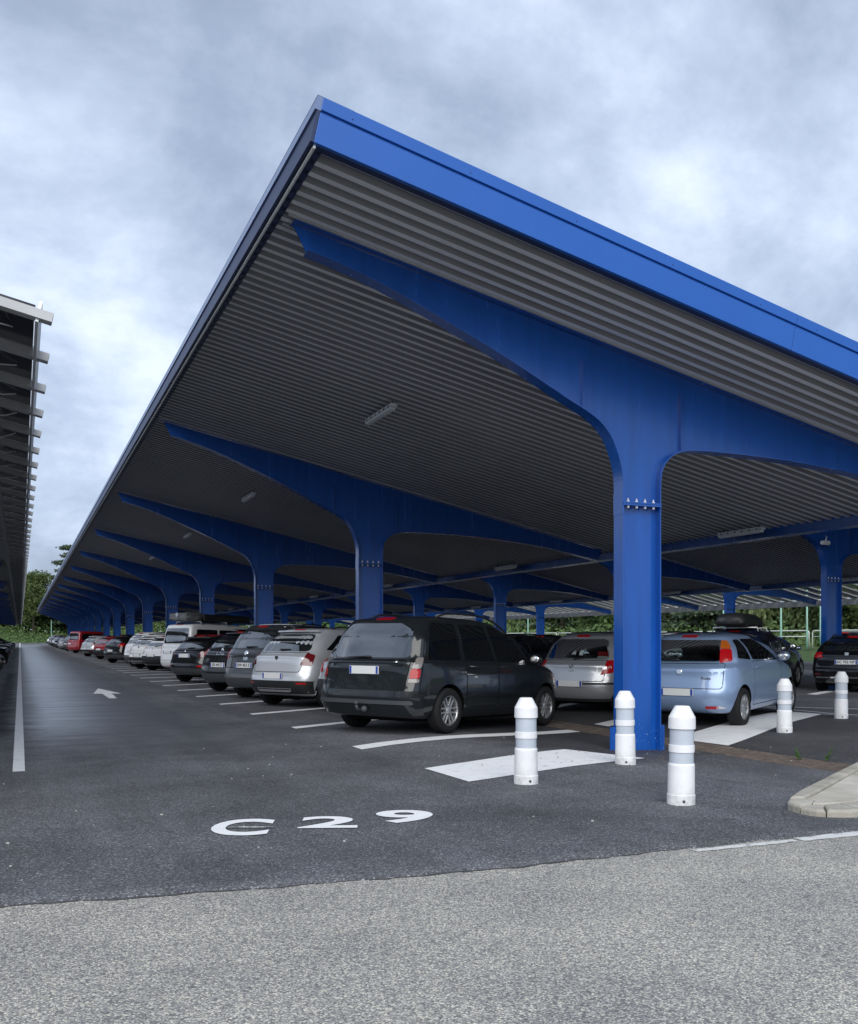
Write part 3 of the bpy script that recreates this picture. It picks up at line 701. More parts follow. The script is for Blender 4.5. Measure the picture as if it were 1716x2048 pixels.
for (x, y), lab, lean in (((4.19, 7.49), 'white bollard left of the blue column, in front of the dark minivan wheel', (0, 0)),
                    ((5.88, 8.367), 'white bollard touching the front of the nearest blue column', (.006, -.01)),
                    ((4.792, 6.073), 'largest white bollard, nearest the viewer, right of the blue column', (0, .012)),
                    ((10.115, 10.49), 'white bollard beside the front wheel of the light blue hatchback', (0, 0)),
                    ((12.455, 11.658), 'farthest white bollard, in front of the black estate car', (0, .01))):
    b = empty('bollard', (x, y, az_(x, y) - .003), random.uniform(-.3, .3) + R(-20), lab, 'bollard', 'white bollards at the canopy end')
    b.rotation_euler.x = lean[0]; b.rotation_euler.y = lean[1]
    for n_, me in BP: obj(n_, me, b)

# ------------------------------------------------------------------ weeds
WEED = mat('weed_leaf', (.07, .16, .03), .6, 0, .3, 0, .3, 30)
def weed(x, y, h, lab, seed):
    rr = random.Random(seed); r_ = empty('weed', (x, y, az_(x, y)), rr.uniform(0, 6), lab, 'weed', 'weeds growing by the drain')
    st = bmesh.new(); lf = bmesh.new()
    for s in range(2):
        lean = Vector((rr.uniform(-.05, .05), rr.uniform(-.05, .05), 0)); pts = [Vector((0, 0, 0)) + lean * t_ + Vector((0, 0, h * t_ * (1 if s == 0 else .7))) for t_ in (0, .3, .6, 1)]
        bm_tube(st, pts, [.004, .0035, .003, .001], 5)
        for i in range(26):
            t_ = rr.uniform(.12, 1); p = lean * t_ + Vector((0, 0, h * t_ * (1 if s == 0 else .7))); a = rr.uniform(0, 6.28); l = rr.uniform(.03, .06) * (1.1 - .5 * t_)
            d = Vector((math.cos(a), math.sin(a), rr.uniform(-.2, .6))).normalized(); sd_ = Vector((-d.y, d.x, 0)).normalized() * l * .22
            vs = [lf.verts.new(p), lf.verts.new(p + d * l * .5 + sd_), lf.verts.new(p + d * l + Vector((0, 0, -.01))), lf.verts.new(p + d * l * .5 - sd_)]; lf.faces.new(vs)
    from_bm('stem', st, (WEED,), r_); from_bm('leaves', lf, (WEED,), r_)
weed(8.257, 8.346, .16, 'small green weed nearer the blue column, rooted at the drain', 1)
weed(8.43, 8.10, .17, 'small green weed nearer the kerb island, rooted at the drain end', 2)

# ------------------------------------------------------------------ cars
def interp_keys(K, n=4):
    return catmull(K, n)
def ring(xr, xf, w_, ar, af, nr, nf, NQ=9, NS=10):
    pts = []
    for i in range(NQ):
        a = (i / NQ) * PI / 2; pts.append((xr + ar * (1 - math.cos(a) ** (2 / nr)), w_ * math.sin(a) ** (2 / nr)))
    for i in range(NS + 1): pts.append((xr + ar + (xf - af - xr - ar) * i / NS, w_))
    for i in range(1, NQ + 1):
        a = PI / 2 - (i / NQ) * PI / 2; pts.append((xf - af * (1 - math.cos(a) ** (2 / nf)), w_ * math.sin(a) ** (2 / nf)))
    return pts
def shell(K, nr=3.4, nf=2.6, d=0., n=4, taper=.0, Lc=2.):
    vs = []; fs = []; rows = 0
    for (z, xr, xf, w_, ar, af) in interp_keys(K, n):
        half = ring(xr + d, xf - d, w_ - d, ar, af, nr, nf)
        half = [(x, y * (1 - taper * ((x - Lc) / Lc) ** 2)) for x, y in half]
        full = half + [(x, -y) for x, y in half[-2:0:-1]]
        m = len(full); vs += [(x, y, z) for x, y in full]; rows += 1
    for j in range(rows - 1):
        for i in range(m):
            a = j * m + i; b = j * m + (i + 1) % m; fs.append((b, a, a + m, b + m))
    fs.append(tuple(range(m))); fs.append(tuple(range((rows - 1) * m, rows * m))[::-1])
    return vs, fs
def keys(S):
    L_, W_, H = S['L'], S['W'] / 2, S['H']; b = S['belt']; hz = S['hood']; rb, rt = S['rb'], S['rt']; wb_, wt = S['wsb'], S['wst']; rm = S.get('rmid', rb * .55)
    cr = S.get('cr', .5); tw = S.get('tw', .76)
    ct = S.get('ct', .4)
    return [(.20, .34, L_ - .34, W_ * .84, .3, .5), (.24, .12, L_ - .14, W_ * .91, cr * .8, .8), (.36, .02, L_ - .02, W_ * .975, cr, 1.0), (.54, .0, L_, W_, cr, 1.1),
            (hz - .22, rm * .5, L_ - .06, W_ * .998, cr, 1.1), (hz - .09, rm * .8, L_ - .24, W_ * .99, cr, 1.0), (hz, rm, L_ - .62, W_ * .975, cr, .9), (b, rb, wb_, W_ * .955, cr, .62),
            (b + .09, rb + (rt - rb) * .20, wb_ - (wb_ - wt) * .20, W_ * .925, cr * .9, .5), ((b + H) / 2, rb + (rt - rb) * .52, wb_ - (wb_ - wt) * .52, W_ * (.5 * (.925 + tw) + .012), cr * .8, .45),
            (H - .13, rt, wt, W_ * tw, ct, .4), (H - .065, rt + .09, wt - .16, W_ * (tw - .055), ct, .4), (H - .02, rt + .36, wt - .55, W_ * (tw - .19), ct, .4), (H, rt + .75, wt - 1.05, W_ * .30, .25, .25)]
def rpoly(P, r=.04, n=3):
    out = []; m = len(P)
    for i in range(m):
        p = Vector(P[i][:2]); a = Vector(P[i - 1][:2]); b = Vector(P[(i + 1) % m][:2]); rr_ = P[i][2] if len(P[i]) > 2 else r
        da = (a - p); db = (b - p); ra = min(rr_, da.length * .45, db.length * .45)
        if ra < .002: out.append(tuple(p)); continue
        A = p + da.normalized() * ra; B = p + db.normalized() * ra
        for k in range(n + 1):
            t_ = k / n; out.append(tuple(A * (1 - t_) ** 2 + p * 2 * t_ * (1 - t_) + B * t_ * t_))
    return out
class Car:
    def __init__(s, S, body_mat, name='parked_car'):
        s.S = S; s.root = empty(name, (0, 0, 0)); s.ra = S['ra']          # x of rear axle in shell coordinates
        vs, fs = shell(keys(S), S.get('nr', 3.4), S.get('nf', 2.6), taper=S.get('taper', .05), Lc=S['L'] / 2)
        vs = [(x - s.ra, y, z) for x, y, z in vs]
        s.bvh = BVHTree.FromPolygons([Vector(v) for v in vs], fs)
        s.mat = body_mat; me = bpy.data.meshes.new('body'); me.from_pydata(vs, [], fs); me.update(); me.materials.append(body_mat); me.materials.append(LINER)
        bm = bmesh.new(); bm.from_mesh(me); bmesh.ops.recalc_face_normals(bm, faces=bm.faces[:]); bm.to_mesh(me); bm.free()
        s.cuts = []; s.me = me; s.hollow = S.get('hollow', False)
        if s.hollow:
            K = [k for k in keys(S)]; zmin = .78
            KK = interp_keys(K, 4); KK = [k for k in KK if k[0] >= zmin and k[0] <= S['H'] - .03]
            vs2 = []; rows = 0
            for (z, xr, xf, w_, ar, af) in KK:
                xf = min(xf, S['wsb'] + .25 if z < S['belt'] else xf)
                half = ring(xr + .06, xf - .06, w_ - .055, ar, min(af, .4), S.get('nr', 3.4), 2.6); half = [(x, y * (1 - .05 * ((x - S['L'] / 2) / (S['L'] / 2)) ** 2)) for x, y in half]
                full = half + [(x, -y) for x, y in half[-2:0:-1]]; m = len(full); vs2 += [(x - s.ra, y, z) for x, y in full]; rows += 1
            fs2 = []
            for j in range(rows - 1):
                for i in range(m):
                    a = j * m + i; b = j * m + (i + 1) % m; fs2.append((b, a, a + m, b + m))
            fs2.append(tuple(range(m))); fs2.append(tuple(range((rows - 1) * m, rows * m))[::-1])
            s.inner = (vs2, fs2)
        R_ = S.get('wr', .31)
        for ax in (0, S['wb']):
            for sd_ in (-1, 1):
                bm = bmesh.new(); M = Matrix.Translation((ax, sd_ * (S['W'] / 2 - .06), R_)) @ Matrix.Rotation(R(90), 4, 'X')
                bm_lathe(bm, [(R_ + .055, -.19), (R_ + .055, .19)], 28, M); s.cuts.append(bm)
    def window_cut(s, poly, axis, a, b):
        bm = bmesh.new(); A = []; B = []
        for u, v in poly:
            if axis == 'x': A.append(bm.verts.new((a, u, v))); B.append(bm.verts.new((b, u, v)))
            else: A.append(bm.verts.new((u, a, v))); B.append(bm.verts.new((u, b, v)))
        n = len(A); bm.faces.new(A); bm.faces.new(B[::-1])
        for i in range(n): bm.faces.new((A[i], B[i], B[(i + 1) % n], A[(i + 1) % n]))
        bmesh.ops.recalc_face_normals(bm, faces=bm.faces[:]); s.cuts.append(bm)
    def finish(s):
        cb = bmesh.new()
        bodyo = bpy.data.objects.new('tmp_body', s.me); COL.objects.link(bodyo); tmp = [bodyo]
        def cutter(bm):
            me = bpy.data.meshes.new('c'); bmesh.ops.recalc_face_normals(bm, faces=bm.faces[:]); bm.to_mesh(me); bm.free(); me.materials.append(LINER)
            o = bpy.data.objects.new('tmp_c', me); COL.objects.link(o); tmp.append(o)
            md = bodyo.modifiers.new('b', 'BOOLEAN'); md.operation = 'DIFFERENCE'; md.solver = 'EXACT'; md.object = o
            if hasattr(md, 'material_mode'): md.material_mode = 'TRANSFER'
        if s.hollow:
            b2 = bmesh.new(); vv = [b2.verts.new(v) for v in s.inner[0]]
            for f in s.inner[1]: b2.faces.new([vv[i] for i in f])
            cutter(b2)
        for c in s.cuts: cutter(c)
        dg = bpy.context.evaluated_depsgraph_get(); dg.update()
        me = bpy.data.meshes.new_from_object(bodyo.evaluated_get(dg)); me.name = 'body'
        for o in tmp: bpy.data.objects.remove(o)
        if len(me.materials) < 1: me.materials.append(s.mat)
        me.polygons.foreach_set('use_smooth', [True] * len(me.polygons))
        o = link('body', me, s.root); autosmooth(o, 42); o.data.update()
        # children made earlier stay; body first in the list is not required
        return s.root
    def _ray(s, side, u, v):
        if side == 'rear': o, d = Vector((-3, u, v)), Vector((1, 0, 0))
        elif side == 'front': o, d = Vector((8, u, v)), Vector((-1, 0, 0))
        elif side == 'L': o, d = Vector((u, 3, v)), Vector((0, -1, 0))
        elif side == 'R': o, d = Vector((u, -3, v)), Vector((0, 1, 0))
        elif side[:6] == 'corner':
            q = 1 if side[6] == 'L' else -1; k = .70711
            C_ = Vector((-s.ra, q * s.S['W'] / 2, v)); e = Vector((k, q * k, 0)); d = Vector((k, -q * k, 0)); o = C_ + e * u - d * 2.5
        else: o, d = Vector((u, v, 4)), Vector((0, 0, -1))
        h, n_, i, dist = s.bvh.ray_cast(o, d)
        if h is None:
            q = o + d * 3; 
            h, n_, i, dist = s.bvh.find_nearest(q if side not in ('rear', 'front') else o + d * (3.0 if side == 'rear' else 5.))
        if side in ('rear', 'front') and abs(u) > .3:
            h0 = s.bvh.ray_cast(Vector((o.x, u * .5, v)), d)[0]
            if h0 is not None and abs(h.x - h0.x) > .30:
                h, n_, i, dist = s.bvh.find_nearest(Vector((h0.x + d.x * .24, u, v)))
        if n_.dot(d) > 0 and side not in ('rear', 'front'): n_ = -n_
        return h, n_, d
    def pos(s, side, u, v, off=0.):
        h, n_, d = s._ray(side, u, v); return h + n_ * off
    def seam(s, name, side, poly, m=None, w_=.010, d=.0035):
        P0 = rpoly(poly, .05); P = []
        for a, b in zip(P0, P0[1:] + P0[:1]):
            n = max(1, int(math.hypot(b[0] - a[0], b[1] - a[1]) / .06)); P += [(a[0] + (b[0] - a[0]) * i / n, a[1] + (b[1] - a[1]) * i / n) for i in range(n)]
        cx_ = sum(p[0] for p in P) / len(P); cy_ = sum(p[1] for p in P) / len(P); n = len(P); bm = bmesh.new(); A = []; B = []
        for i, p in enumerate(P):
            a, b = P[i - 1], P[(i + 1) % n]; t_ = Vector((b[0] - a[0], b[1] - a[1])).normalized(); nn = Vector((-t_.y, t_.x))
            if nn.dot(Vector((cx_ - p[0], cy_ - p[1]))) < 0: nn = -nn
            for L__, q in ((A, Vector(p)), (B, Vector(p) + nn * w_)):
                h, n_, dd = s._ray(side, q.x, q.y); L__.append(bm.verts.new(h + n_ * d))
        for i in range(n): bm.faces.new((A[i], A[(i + 1) % n], B[(i + 1) % n], B[i]))
        return from_bm(name, bm, (m or LINER,), s.root)
    def corner(s, name, poly, m, wrap=.05, **k):
        W2 = s.S['W'] / 2; out = []
        ym = max(p[0] for p in poly)
        for p in poly:
            x0 = s.bvh.ray_cast(Vector((-3, W2 * .35, p[1])), Vector((1, 0, 0)))[0].x + s.ra
            out.append((.70711 * (p[0] - W2 + x0 + .03) + (wrap if p[0] > ym - .06 else 0), *p[1:]))
        for q in 'LR': s.patch(name, 'corner' + q, out, m, **k)
    def patch(s, name, side, poly, m, d=.006, step=.10, skirt=.014, parent=None, r=.03, mirror=False, smooth=True):
        if mirror:
            a = s.patch(name, side, poly, m, d, step, skirt, parent, r)
            if side == 'rear' or side == 'front': s.patch(name, side, [(-p[0], *p[1:]) for p in poly], m, d, step, skirt, parent, r)
            else: s.patch(name, 'R' if side == 'L' else 'L', poly, m, d, step, skirt, parent, r)
            return a
        P = rpoly(poly, r) if r else [p[:2] for p in poly]
        bm = bmesh.new(); bm.faces.new([bm.verts.new((x, y, 0)) for x, y in P])
        for ax in (0, 1):
            lo = min(p[ax] for p in P); hi = max(p[ax] for p in P); n = max(1, int((hi - lo) / step)); nn = Vector((1, 0, 0)) if ax == 0 else Vector((0, 1, 0))
            for k in range(1, n): bmesh.ops.bisect_plane(bm, geom=bm.verts[:] + bm.edges[:] + bm.faces[:], plane_co=nn * (lo + (hi - lo) * k / n), plane_no=nn)
        nrm = {}
        for v in bm.verts:
            h, n_, dd = s._ray(side, v.co.x, v.co.y); v.co = h + n_ * d; nrm[v] = n_
        if skirt:
            be = [e for e in bm.edges if len(e.link_faces) == 1]
            r_ = bmesh.ops.extrude_edge_only(bm, edges=be)
            nv = [g for g in r_['geom'] if isinstance(g, bmesh.types.BMVert)]
            base = {tuple(round(c, 5) for c in v.co): n_ for v, n_ in nrm.items()}
            for v in nv:
                n_ = base.get(tuple(round(c, 5) for c in v.co)); v.co = v.co - (n_ if n_ else Vector((0, 0, 0))) * skirt
        bmesh.ops.recalc_face_normals(bm, faces=bm.faces[:])
        o = from_bm(name, bm, (m,), parent or s.root, smooth); autosmooth(o, 40); return o
    def wheels(s, spokes=8, rim=ALLOY, style=0):
        S = s.S; R_ = S.get('wr', .31); T = S['W'] / 2 - .115
        if not hasattr(Car, 'cache'): Car.cache = {}
        key = (R_, spokes, rim.name, style)
        if key not in Car.cache:
            bm = bmesh.new(); rr_ = R_ * .68
            bm_lathe(bm, [(rr_ - .02, -.09), (rr_, -.097), (rr_ + .035, -.105), (R_ - .02, -.10), (R_ - .003, -.078), (R_, -.05), (R_, .05), (R_ - .003, .078), (R_ - .02, .10), (rr_ + .03, .105), (rr_, .097), (rr_ - .02, .09)], 32, cap=False)
            ty = bpy.data.meshes.new('tyre'); bm.to_mesh(ty); bm.free(); ty.materials.append(TYRE); ty.polygons.foreach_set('use_smooth', [True] * len(ty.polygons))
            bm = bmesh.new()
            bm_lathe(bm, [(rr_ - .022, -.02), (rr_ - .022, .082), (rr_ - .012, .094), (rr_ + .004, .094), (rr_ + .004, .085)], 32, cap=False)
            bm_lathe(bm, [(.058, .02), (.058, .075), (.045, .084), (.02, .086)], 16)
            bm_lathe(bm, [(rr_ - .015, .018), (rr_ - .015, .022)], 24, mi=1)
            for k in range(spokes):
                M = Matrix.Rotation(2 * PI * k / spokes, 4, 'Z')
                if style == 0: bm_box(bm, .04, rr_ - .015, -.018, .018, .045, .072, M, .005)
                elif style == 1:
                    for q in (-1, 1): bm_box(bm, .03, rr_ - .018, q * .022 - .011, q * .022 + .011, .045, .074, M @ Matrix.Rotation(q * .07, 4, 'Z'), .004)
                else:
                    bm_box(bm, .05, rr_ - .012, -.026, .026, .06, .078, M, .005)
            ri = bpy.data.meshes.new('rim'); bm.to_mesh(ri); bm.free(); ri.materials.append(rim); ri.materials.append(RIMD)
            Car.cache[key] = (ty, ri)
        ty, ri = Car.cache[key]
        for ax in (0, S['wb']):
            for sd_ in (1, -1):
                wh = empty('wheel', (ax, sd_ * T, R_), parent=s.root); wh.rotation_euler = (R(-90) if sd_ > 0 else R(90), 0, 0)
                obj('tyre', ty, wh); obj('rim', ri, wh)
    def plate(s, y, z, txt=None, w_=.52, off=.02):
        h, n_, d = s._ray('rear', y, z); p = empty('number_plate', h + n_ * off, parent=s.root) if False else None
        M = Matrix.Translation((h.x - off, y, z))
        bm = bmesh.new(); bm_box(bm, -.006, .012, -w_ / 2, w_ / 2, -.055, .055, M, .002); o = from_bm('number_plate', bm, (PLATE,), s.root)
        bm = bmesh.new()
        for q in (-1, 1): bm_box(bm, -.0085, -.0065, q * (w_ / 2 - .024) - .018, q * (w_ / 2 - .024) + .018, -.05, .05, M)
        from_bm('plate_band', bm, (PLATEB,), o)
        if txt:
            me = text_mesh(txt, .088, .002)
            xs_ = [v.co.x for v in me.vertices]; k = min(1., (w_ - .12) / (max(xs_) - min(xs_))); cx_ = (max(xs_) + min(xs_)) / 2
            for v in me.vertices: v.co = (h.x - off - .009, y - (v.co.x - cx_) * k, z + v.co.y)
            me.name = 'lettering'; link('lettering', me, o, (INK,))
    def badge_text(s, side, txt, y, z, size, m=CHROME, w_=None):
        me = text_mesh(txt, size, .001); h, n_, d = s._ray('rear', y, z)
        for v in me.vertices:
            hh, n2, dd = s._ray('rear', y - v.co.x, z + v.co.y); v.co = hh + n2 * .012
        me.name = 'badge_lettering'; link('badge_lettering', me, s.root, (m,))
    def badge(s, y, z, r_=.04, m=CHROME, shape='round'):
        h, n_, d = s._ray('rear', y, z); q = n_.to_track_quat('Z', 'Y').to_matrix().to_4x4(); M = Matrix.Translation(h + n_ * .004) @ q
        bm = bmesh.new()
        if shape == 'round': bm_lathe(bm, [(r_, 0), (r_, .008), (r_ * .85, .012)], 20, M)
        elif shape == 'diamond':
            # upright rhombus ring
            M2 = Matrix.Translation(h + n_ * .004) @ Matrix(((0, 0, n_.x, 0), (-1, 0, 0, 0), (0, 1, 0, 0), (0, 0, 0, 1)))
            o4 = [(0, r_ * 1.3), (r_, 0), (0, -r_ * 1.3), (-r_, 0)]
            def P(a, k, zz): return h + Vector((-zz - .004, -a[0] * k, a[1] * k))
            A = [bm.verts.new(P(a, 1, .012)) for a in o4]; B = [bm.verts.new(P(a, .42, .012)) for a in o4]; C_ = [bm.verts.new(P(a, 1, -.004)) for a in o4]; D = [bm.verts.new(P(a, .42, -.004)) for a in o4]
            for i in range(4):
                j = (i + 1) % 4
                bm.faces.new((A[i], A[j], B[j], B[i])); bm.faces.new((A[i], C_[i], C_[j], A[j])); bm.faces.new((B[i], B[j], D[j], D[i]))
        else:   # shield
            o5 = [(-r_, r_), (r_, r_), (r_ * .8, -r_ * .4), (0, -r_ * 1.2), (-r_ * .8, -r_ * .4)]
            A = [bm.verts.new(h + Vector((-.014, -a[0], a[1]))) for a in o5]; B = [bm.verts.new(h + Vector((.0, -a[0], a[1]))) for a in o5]
            bm.faces.new(A)
            for i in range(5): bm.faces.new((A[i], B[i], B[(i + 1) % 5], A[(i + 1) % 5]))
        bmesh.ops.recalc_face_normals(bm, faces=bm.faces[:])
        from_bm('badge', bm, (m,), s.root)
    def mirrors(s, x, z, m=None, size=1.):
        for sd_ in ('L', 'R'):
            h = s.pos(sd_, x, z - .03); q = 1 if sd_ == 'L' else -1
            bm = bmesh.new(); M = Matrix.Translation((x + .03, h.y + q * .115 * size, z + .02))
            bmesh.ops.create_icosphere(bm, subdivisions=3, radius=1, matrix=M @ Matrix.Diagonal((.075 * size, .105 * size, .08 * size, 1)))
            bm_box(bm, -.03, .03, -.10, .02, -.075, -.035, Matrix.Translation((x + .03, h.y + q * .06, z + .02)), .01)
            o = from_bm('wing_mirror', bm, (m or s.mat,), s.root, True)
            bm = bmesh.new(); bmesh.ops.create_uvsphere(bm, u_segments=16, v_segments=8, radius=1, matrix=Matrix.Translation((x + .03 - .062 * size, h.y + q * .115 * size, z + .02)) @ Matrix.Diagonal((.02, .088 * size, .064 * size, 1)))
            from_bm('mirror_glass', bm, (CHROME,), o, True)
    def wiper(s, y0, y1, z0, z1, off=.02):
        bm = bmesh.new(); P = [s.pos('rear', y0 + (y1 - y0) * t_, z0 + (z1 - z0) * t_, off) for t_ in (0, .25, .5, .75, 1)]
        bm_tube(bm, P, [.016, .014, .012, .01, .006], 6); from_bm('wiper', bm, (BLACKP,), s.root)
    def handles(s, xs_, z, m=None):
        for x in xs_:
            for sd_ in ('L', 'R'):
                h = s.pos(sd_, x, z, .012); q = 1 if sd_ == 'L' else -1
                bm = bmesh.new(); bm_box(bm, x - .09, x + .09, h.y - .012, h.y + .012, z - .014, z + .014, None, .008); from_bm('door_handle', bm, (m or s.mat,), s.root)
    def rails(s, x0, x1, y, m=BLACKP, h_=.07):
        for q in (1, -1):
            n = 9; P = []
            for i in range(n):
                t_ = i / (n - 1); x = x0 + (x1 - x0) * t_; p = s.pos('top', x, q * y); e = min(t_, 1 - t_); p = p + Vector((0, 0, h_ * min(1, e * 6) ** .6)); P.append(p)
            bm = bmesh.new(); bm_tube(bm, P, .016, 8); from_bm('roof_rail', bm, (m,), s.root)
    def spoiler(s, w_, z, x1, m, th=.05, drop=.0):
        bm = bmesh.new(); n = 8; rows = []
        for i in range(n + 1):
            y = -w_ + 2 * w_ * i / n; b = .10 * (y / w_) ** 2
            rows.append([bm.verts.new((x1 + b, y, z - drop)), bm.verts.new((x1 + b + .02, y, z + th * .6)), bm.verts.new((x1 + .34, y, z + th)), bm.verts.new((x1 + .34, y, z - .05))])
        for a, c in zip(rows, rows[1:]):
            for k in range(4): bm.faces.new((a[k], c[k], c[(k + 1) % 4], a[(k + 1) % 4]))
        bm.faces.new(rows[0]); bm.faces.new(rows[-1][::-1]); bmesh.ops.recalc_face_normals(bm, faces=bm.faces[:])
        return from_bm('spoiler', bm, (m,), s.root, False)
    def seats(s):
        S = s.S; xm = S['wb'] * .42
        for (x, ys_) in ((.12, (-.38, 0, .38)), (xm + .1, (-.36, .36))):
            for y in ys_:
                bm = bmesh.new(); bm_box(bm, x - .07, x + .07, y - .22 if len(ys_) == 2 else y - .19, y + .22 if len(ys_) == 2 else y + .19, .5, S['belt'] + (.10 if len(ys_) == 2 else -.03), Matrix.Translation((x, 0, .5)) @ Matrix.Rotation(-.2, 4, 'Y') @ Matrix.Translation((-x, 0, -.5)), .05)
                if len(ys_) == 2: bm_box(bm, x - .2, x - .09, y - .13, y + .13, S['belt'] + .13, S['belt'] + .32, None, .05)
                from_bm('seat', bm, (SEATM,), s.root, True)
        bm = bmesh.new(); 
        P = [(S['wb'] * .42 + .62 + .04 * math.sin(a), .36 + .18 * math.cos(a), S['belt'] + .02 + .18 * math.sin(a)) for a in [2 * PI * i / 16 for i in range(17)]]
        bm_tube(bm, P, .014, 6, caps=False); from_bm('steering_wheel', bm, (BLACKP,), s.root)

def build_car(S, pm, style):
    """style: dict of the visible features; polygons are (y or x, z)"""
    c = Car(S, pm); W2 = S['W'] / 2; H = S['H']; b = S['belt']; L_ = S['L']; ra = S['ra']; wb = S['wb']; rx = -ra
    gm = GT if S.get('hollow') else style.get('glass', GLASS); sgm = GT if S.get('hollow') else style.get('side_glass', GLASSD)
    # rear window
    rw = style['rw']
    c.patch('rear_window', 'rear', [(-rw[0], rw[1]), (rw[0], rw[1]), (rw[2], rw[3]), (-rw[2], rw[3])], gm, .004, skirt=0 if S.get('hollow') else .012, r=style.get('rwr', .08))
    # side windows
    for i, P in enumerate(style['sw']):
        m_ = sgm
        for sd_ in ('L', 'R'): c.patch('side_window', sd_, P, m_, .004, skirt=0 if S.get('hollow') else .012, r=.05)
    wsw = W2 * .86; tw = W2 * S.get('tw', .76) - .03
    wp = [(-wsw, S['belt'] + .03), (wsw, S['belt'] + .03), (tw, H - .12), (-tw, H - .12)]
    c.patch('windscreen', 'front', wp, gm, .004, skirt=0 if S.get('hollow') else .012, r=.08)
    if S.get('hollow'):
        i_ = .02
        c.window_cut(rpoly([(-rw[0] + i_, rw[1] + i_), (rw[0] - i_, rw[1] + i_), (rw[2] - i_, rw[3] - i_), (-rw[2] + i_, rw[3] - i_)], .07), 'x', rx - 1, rx + S['rt'] + .55)
        for P in style['sw']: c.window_cut(rpoly(P, .05), 'y', -2, 2)
        c.window_cut(rpoly([(p[0] * .97, p[1] + (.02 if p[1] < H - .3 else -.02)) for p in wp], .08), 'x', rx + S['wst'] - .5, rx + L_ + 1)
        c.seats()
    # doors and tailgate as raised skins with a visible gap
    dl = style.get('doors')
    if dl:
        for P in dl:
            for sd_ in ('L', 'R'): c.patch('door', sd_, P, pm, .0025, skirt=.02, r=.05); c.seam('door_seal', sd_, P)
    if style.get('tailgate'):
        c.patch('tailgate', 'rear', style['tailgate'], pm, .0025, skirt=.02, r=.05); c.seam('tailgate_seal', 'rear', style['tailgate'])
    for (nm, P, m_) in style.get('rear_patches', ()):
        mir = min(p[0] for p in P) > 0.02 or max(p[0] for p in P) < -.02
        if mir and max(p[0] for p in P) > .78 * W2 and min(p[0] for p in P) > .25: c.corner(nm, P, m_, d=.009, step=.05, r=.03); continue
        c.patch(nm, 'rear', P, m_, .009, step=.07, mirror=mir, r=.03)
    for (nm, P, m_) in style.get('side_patches', ()):
        for sd_ in ('L', 'R'): c.patch(nm, sd_, P, m_, .008, step=.08, r=.03)
    for (nm, P, m_) in style.get('front_patches', [('headlight', [(W2 * .50, .64), (W2 * .93, .68), (W2 * .93, .80), (W2 * .60, .74)], CLEAR), ('grille', [(-.42, .34), (.42, .34), (.46, .58), (-.46, .58)], BLACKP)]):
        mir = min(p[0] for p in P) > .02
        c.patch(nm, 'front', P, m_, .008, mirror=mir)
    if style.get('plate'): c.plate(*style['plate'])
    if style.get('badge'): c.badge(*style['badge'])
    if style.get('wiper'): c.wiper(*style['wiper'])
    if style.get('spoiler'): c.spoiler(*style['spoiler'])
    if style.get('rails'): c.rails(*style['rails'])
    for a in style.get('text', ()): c.badge_text('rear', *a)
    if style.get('arch'):
        for ax in (0, wb):
            P = []; R_ = S.get('wr', .31)
            ang = [PI * i / 14 for i in range(15)]
            P = [(ax + (R_ + .11) * math.cos(a), R_ + (R_ + .11) * math.sin(a), 0) for a in ang] + [(ax + (R_ + .05) * math.cos(a), R_ + (R_ + .05) * math.sin(a), 0) for a in ang[::-1]]
            for sd_ in ('L', 'R'): c.patch('arch_trim', sd_, P, BLACKP, .01, step=.3, r=0)
        for sd_ in ('L', 'R'): c.patch('sill_trim', sd_, [(R_ + .1, .22), (wb - R_ - .1, .22), (wb - R_ - .1, .36), (R_ + .1, .36)], BLACKP, .01, r=.01)
    c.mirrors(style.get('mx', wb - .55), b + .04, style.get('mm'))
    if style.get('handles'): c.handles(*style['handles'])
    c.wheels(style.get('spokes', 8), style.get('rim', ALLOY), style.get('ws', 0))
    # under-body box: floor pan and exhaust
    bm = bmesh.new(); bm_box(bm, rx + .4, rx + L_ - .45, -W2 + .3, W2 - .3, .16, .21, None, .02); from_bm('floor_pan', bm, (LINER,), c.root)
    if style.get('antenna'):
        p = c.pos('top', *style['antenna']); bm = bmesh.new(); bm_tube(bm, [p, p + Vector((-.16, 0, .20))], [.006, .003], 5); from_bm('antenna', bm, (BLACKP,), c.root)
    if style.get('brake_light'):
        y, z, ww = style['brake_light']; c.patch('brake_light', 'rear', [(-ww, z - .016), (ww, z - .016), (ww, z + .016), (-ww, z + .016)], RED, .012, r=.006)
    c.finish(); return c
